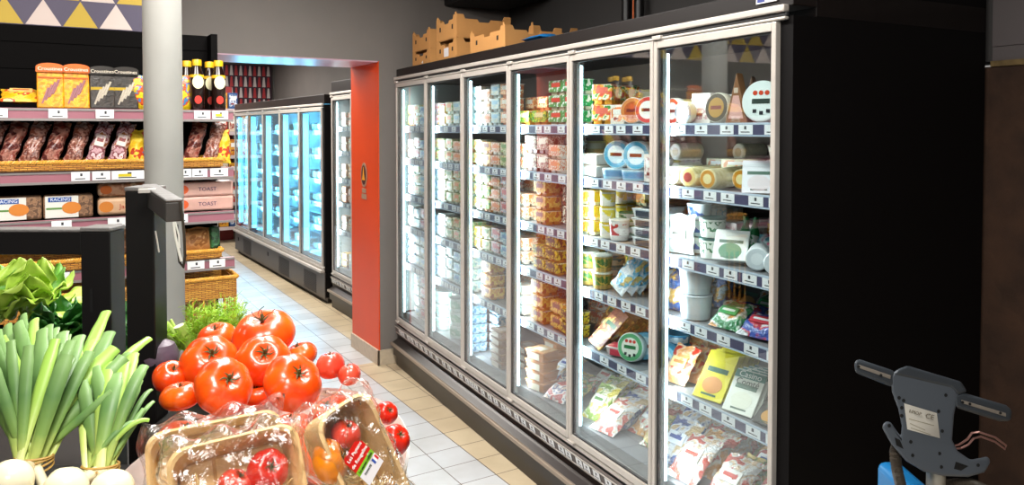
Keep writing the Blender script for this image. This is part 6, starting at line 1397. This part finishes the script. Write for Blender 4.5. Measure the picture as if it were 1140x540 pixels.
# fennel
fen = mat('fennel_frond', '#9cc832', .45, noise=.2, nscale=60); fst = t_mat('fennel_stalk', [(0, '#d8e0a0'), (.5, '#a8c850'), (1, '#b8d468')], .35, .1)
def fennel(px, py, d, fronds, stalks, label, seed):
    rr = random.Random(seed); o0 = at(px, py, d); root = empty('fennel_bulb', o0); tag(root, label, 'fennel', 'fennel bulbs behind the tomatoes'); inv = T(-o0)
    MB().lathe([(0, -.05), (.03, -.045), (.042, -.01), (.036, .02), (.02, .04), (.01, .05)], 20, 0, sx=1.1).build('bulb', mat('fennel_white', '#d8dcb0', .35), root)
    for (tx, ty, r) in stalks:
        c = at(tx, ty, d + rr.uniform(-.03, .03))
        MB().tube(bez(o0 + Vector((rr.uniform(-.01, .01), 0, .02)), (o0 + c) / 2 + Vector((rr.uniform(-.01, .01), 0, .01)), c, 6), [r * 1.2] + [r] * 6, 9, 0, inv).build('stalk', fst, root)
        MB().lathe([(0, 0), (r * .96, 0), (r * .96, .001), (0, .001)], 10, 0, inv @ T(c) @ (c - o0).to_track_quat('Z', 'X').to_matrix().to_4x4()).build('cut_end', mat('fennel_cut', '#dfe3c4', .4), root)
    for (tx, ty, spread) in fronds:
        c = at(tx, ty, d + rr.uniform(-.06, .06)); mb = MB(); base = o0 + Vector((0, 0, .03))
        ax = bez(base, (base + c) / 2 + Vector((0, 0, .01)), c, 8); mb.tube(ax, [.0022 - .00015 * k for k in range(9)], 5, 0, inv)
        for k in range(3, 9):
            for s in range(6):
                p = ax[k]; dv = Vector((rr.uniform(-1, 1), rr.uniform(-1, 1), rr.uniform(-.1, 1))).normalized() * spread * rr.uniform(.5, 1)
                q1 = p + dv; mb.tube([p, p + dv * .5 + Vector((0, 0, .003)), q1], [.0007, .0006, .0004], 3, 0, inv, cap=False)
                for t_ in range(5):
                    a_ = p + dv * rr.uniform(.25, 1); dd = Vector((rr.uniform(-1, 1), rr.uniform(-1, 1), rr.uniform(-.2, 1))).normalized() * spread * .42
                    mb.tube([a_, a_ + dd], [.0006, .00035], 3, 0, inv, cap=False)
        fo_ = mb.build('frond', fen, root)
    return root
fennel(220, 412, 1.52, [(184, 370, .02), (206, 366, .022), (222, 362, .03), (176, 385, .015), (214, 350, .03), (232, 352, .03)], [(176, 366, .006), (184, 360, .007), (200, 363, .012), (190, 356, .003)], 'fennel bulb with cut pale stalk left behind the tomatoes', 11)
fennel(256, 404, 1.52, [(236, 352, .035), (248, 347, .038), (262, 344, .035), (270, 350, .028), (244, 362, .03), (228, 348, .032)], [(252, 358, .009), (259, 366, .007)], 'fennel bulb with feathery fronds behind the topmost tomato', 12)
cbz = at(177, 399, 1.44)
o = MB().lathe([(0, -.06), (.03, -.055), (.055, -.02), (.06, .01), (.045, .045), (.02, .058), (0, .06)], 26, 0, Matrix.Scale(.62, 4)).build('red_cabbage', mat('dull_purple', '#5a4a58', .45, noise=.4, nscale=16, bump=.4, bscale=24)); o.location = cbz; tag(o, 'dull purple cabbage just right of the tall black post', 'cabbage')
MB().box(-.66, -.54, 1.33, 1.60, .901, 1.2, 0, MC).build('rear_crate', sb, st, smooth=False, bevel=.006)

# ------------------------------------------------------------------ floor cleaner handle at the right
hd = 1.78
Fn = -CF
hp = at(1035, 470, hd)
root = empty('floor_scrubber', Vector((hp.x, hp.y, 0)) + W * .05); tag(root, 'grey floor scrubber handle with white data label, bottom right', 'machine')
inv = T(-root.location)
def hpt(px, py, dd=0.0): return at(px, py, hd + dd + (px - 1035) * .0006)
def plate3(pts, d0, d1, m, name, bev=.006, nseg=3):
    n = len(pts); vs = [hpt(x, y, d0) for x, y in pts] + [hpt(x, y, d1) for x, y in pts]
    fs = [tuple(reversed(range(n))), tuple(range(n, 2 * n))] + [(i, (i + 1) % n, (i + 1) % n + n, i + n) for i in range(n)]
    return MB().add(vs, fs, 0, inv).build(name, m, root, smooth=True, bevel=bev, seg=nseg, angle=50)
body_m = mat('scrubber_grey', '#555c64', .38, spec=.5); dark_m = mat('scrubber_dark', '#3a4046', .42)
plate3([(992, 420), (997, 412), (1006, 411), (1062, 427), (1068, 436), (1062, 462), (1060, 490), (1066, 502), (1080, 512), (1100, 508), (1103, 514), (1096, 526), (1078, 531), (1050, 530), (1028, 525), (1008, 513), (992, 494), (982, 476), (984, 470), (991, 469), (997, 478), (1003, 486), (1004, 474), (1000, 455), (993, 436)], 0, .045, body_m, 'control_panel')
plate3([(994, 418), (1000, 411), (1010, 407), (1070, 425), (1077, 436), (1066, 440), (1060, 432), (1000, 418)], -.004, .07, dark_m, 'top_cover', .008)
def wedge_hole(pts): plate3(pts, -.0008, .001, mat('hole_black', '#050505', .8), 'recess', 0)
wedge_hole([(996, 487), (1002, 490), (1006, 500), (998, 496)]); wedge_hole([(1064, 514), (1078, 519), (1070, 524), (1062, 522)])
for (x, y) in ((1001, 443), (1006, 446), (1004, 454), (1004, 463), (1045, 458), (1049, 480), (1014, 492), (1016, 507), (1046, 505), (1048, 520), (1053, 440), (990, 474), (1089, 518)):
    Mq = inv @ T(hpt(x, y, -.0012)) @ (CF).to_track_quat('Z', 'X').to_matrix().to_4x4()
    MB().lathe([(0, 0), (.0042, 0), (.0042, .002), (0, .002)], 12, 0, Mq).build('screw_hole', mat('hole_black', '#050505', .8), root, smooth=False)
plate3([(1006.5, 449), (1043, 460), (1046.5, 488), (1010, 478)], -.002, -.0008, mat('data_label', '#e6e2d6', .45), 'data_label', 0)
def basis(px, py, dd, ang):
    x = CR * math.cos(ang) - CU * math.sin(ang); z = CR * math.sin(ang) + CU * math.cos(ang); y = CF; p = hpt(px, py, dd) - root.location
    return Matrix(((x.x, y.x, z.x, p.x), (x.y, y.y, z.y, p.y), (x.z, y.z, z.z, p.z), (0, 0, 0, 1)))
lt = mat('label_ink', '#6a6250', .6)
text('I-MOP', .011, lt, root, basis(1019, 459.5, -.007, .27)); text('CE', .017, lt, root, basis(1035, 464, -.007, .27))
for k, (a, b) in enumerate(((1012, 1040), (1013, 1030), (1014, 1036))):
    plate3([(a, 466 + k * 5), (b, 473.6 + k * 5), (b, 474.3 + k * 5), (a, 466.8 + k * 5)], -.0026, -.002, mat('label_faint', '#a89e80', .6), 'label_line', 0)
def grip(pts, name):
    plate3(pts, 0.0, .03, dark_m, name, .007)
grip([(951, 402), (957, 400), (996, 413), (996, 430), (990, 430), (962, 419), (952, 415)], 'left_grip'.replace('left_', 'handle_'))
grip([(1062, 440), (1072, 437), (1120, 451), (1127, 457), (1125, 469), (1112, 469), (1064, 454)], 'handle_grip')
plate3([(956, 406), (992, 418), (991, 422), (957, 410)], -.003, 0.0, mat('grip_inlay', '#8a8278', .4), 'grip_inlay', .001)
plate3([(1070, 445), (1120, 460), (1120, 464), (1071, 449)], -.003, 0.0, mat('grip_inlay', '#8a8278'), 'grip_inlay', .001)
for pts in ([(960, 412), (990, 424), (990, 428), (962, 417)],): plate3(pts, .004, .02, mat('hole_black', '#050505'), 'squeeze_lever', .002)
for (x, y) in ((956, 408), (981, 418), (1072, 448), (1080, 450), (1114, 460)):
    Mq = inv @ T(hpt(x, y, -.0052)) @ (CF).to_track_quat('Z', 'X').to_matrix().to_4x4()
    MB().lathe([(0, 0), (.0032, 0), (.0032, .003), (0, .003)], 12, 0, Mq).build('screw', mat('hole_black', '#050505'), root, smooth=False)
MB().tube([hpt(1060, 497, .03), hpt(1068, 495, .03), hpt(1077, 489, .01), hpt(1082, 482, 0), hpt(1090, 481, -.01), hpt(1108, 487, -.01), hpt(1120, 496, 0), hpt(1119, 500, .01), hpt(1108, 492, .01), hpt(1092, 486, .01), hpt(1084, 488, .01), hpt(1078, 495, .02), hpt(1070, 499, .03), hpt(1060, 500, .03)], .0026, 8, 0, inv).build('wire_hook', mat('wire_pink', '#9a7068', .35, metal=.4), root)
# pole, hoses, tank and deck down to the floor
pt = hpt(1042, 522, .03); pb_ = Vector((pt.x, pt.y, .12))
MB().tube([pt, pb_], .021, 18, 0, inv).build('pole', mat('pole_metal', '#a8a294', .35, metal=.5), root)
def hose(pts, r, name='corrugated_hose'):
    P = []
    for a in range(len(pts) - 1):
        for k in range(10): P.append(pts[a].lerp(pts[a + 1], k / 10))
    # smooth and ribs
    for _ in range(4): P = [P[0]] + [(P[i - 1] + P[i] + P[i + 1]) / 3 for i in range(1, len(P) - 1)] + [P[-1]]
    dense = []
    for i in range(len(P) - 1):
        for k in range(3): dense.append(P[i].lerp(P[i + 1], k / 3))
    MB().tube(dense, [r * (1.0 if i % 2 else .78) for i in range(len(dense))], 12, 0, inv).build(name, mat('hose_brown', '#4a4238', .5), root)
hose([hpt(1000, 492, .05), hpt(996, 505, .03), hpt(999, 525, .02), hpt(1004, 545, .02), hpt(1012, 640, .05)], .013)
hose([hpt(1100, 545, .03), hpt(1082, 537, .02), hpt(1062, 537, .03), hpt(1048, 540, .05), hpt(1050, 640, .09)], .010)
MB().box(-.088, -.024, -.03, .12, .3, pt.z - .03, 0, inv @ T((pt.x, pt.y, 0)) @ MC).build('blue_tank', mat('tank_blue', '#1a6fa8', .35), root, bevel=.02, seg=3)
MB().box(-.2, .2, -.14, .14, .012, .12, 0, inv @ T((pt.x, pt.y, 0)) @ MC).build('brush_deck', dark_m, root, bevel=.03, seg=3)
MB().lathe([(.14, 0), (.14, .02)], 24, 0, inv @ T((pt.x, pt.y, 0.0))).build('brush', mat('tank_blue', '#1a6fa8'), root)

# kinds that found no room are dropped
for key in list(_kinds):
    if key not in _used:
        for ch in list(_kinds[key].children): bpy.data.objects.remove(ch)
        bpy.data.objects.remove(_kinds[key])
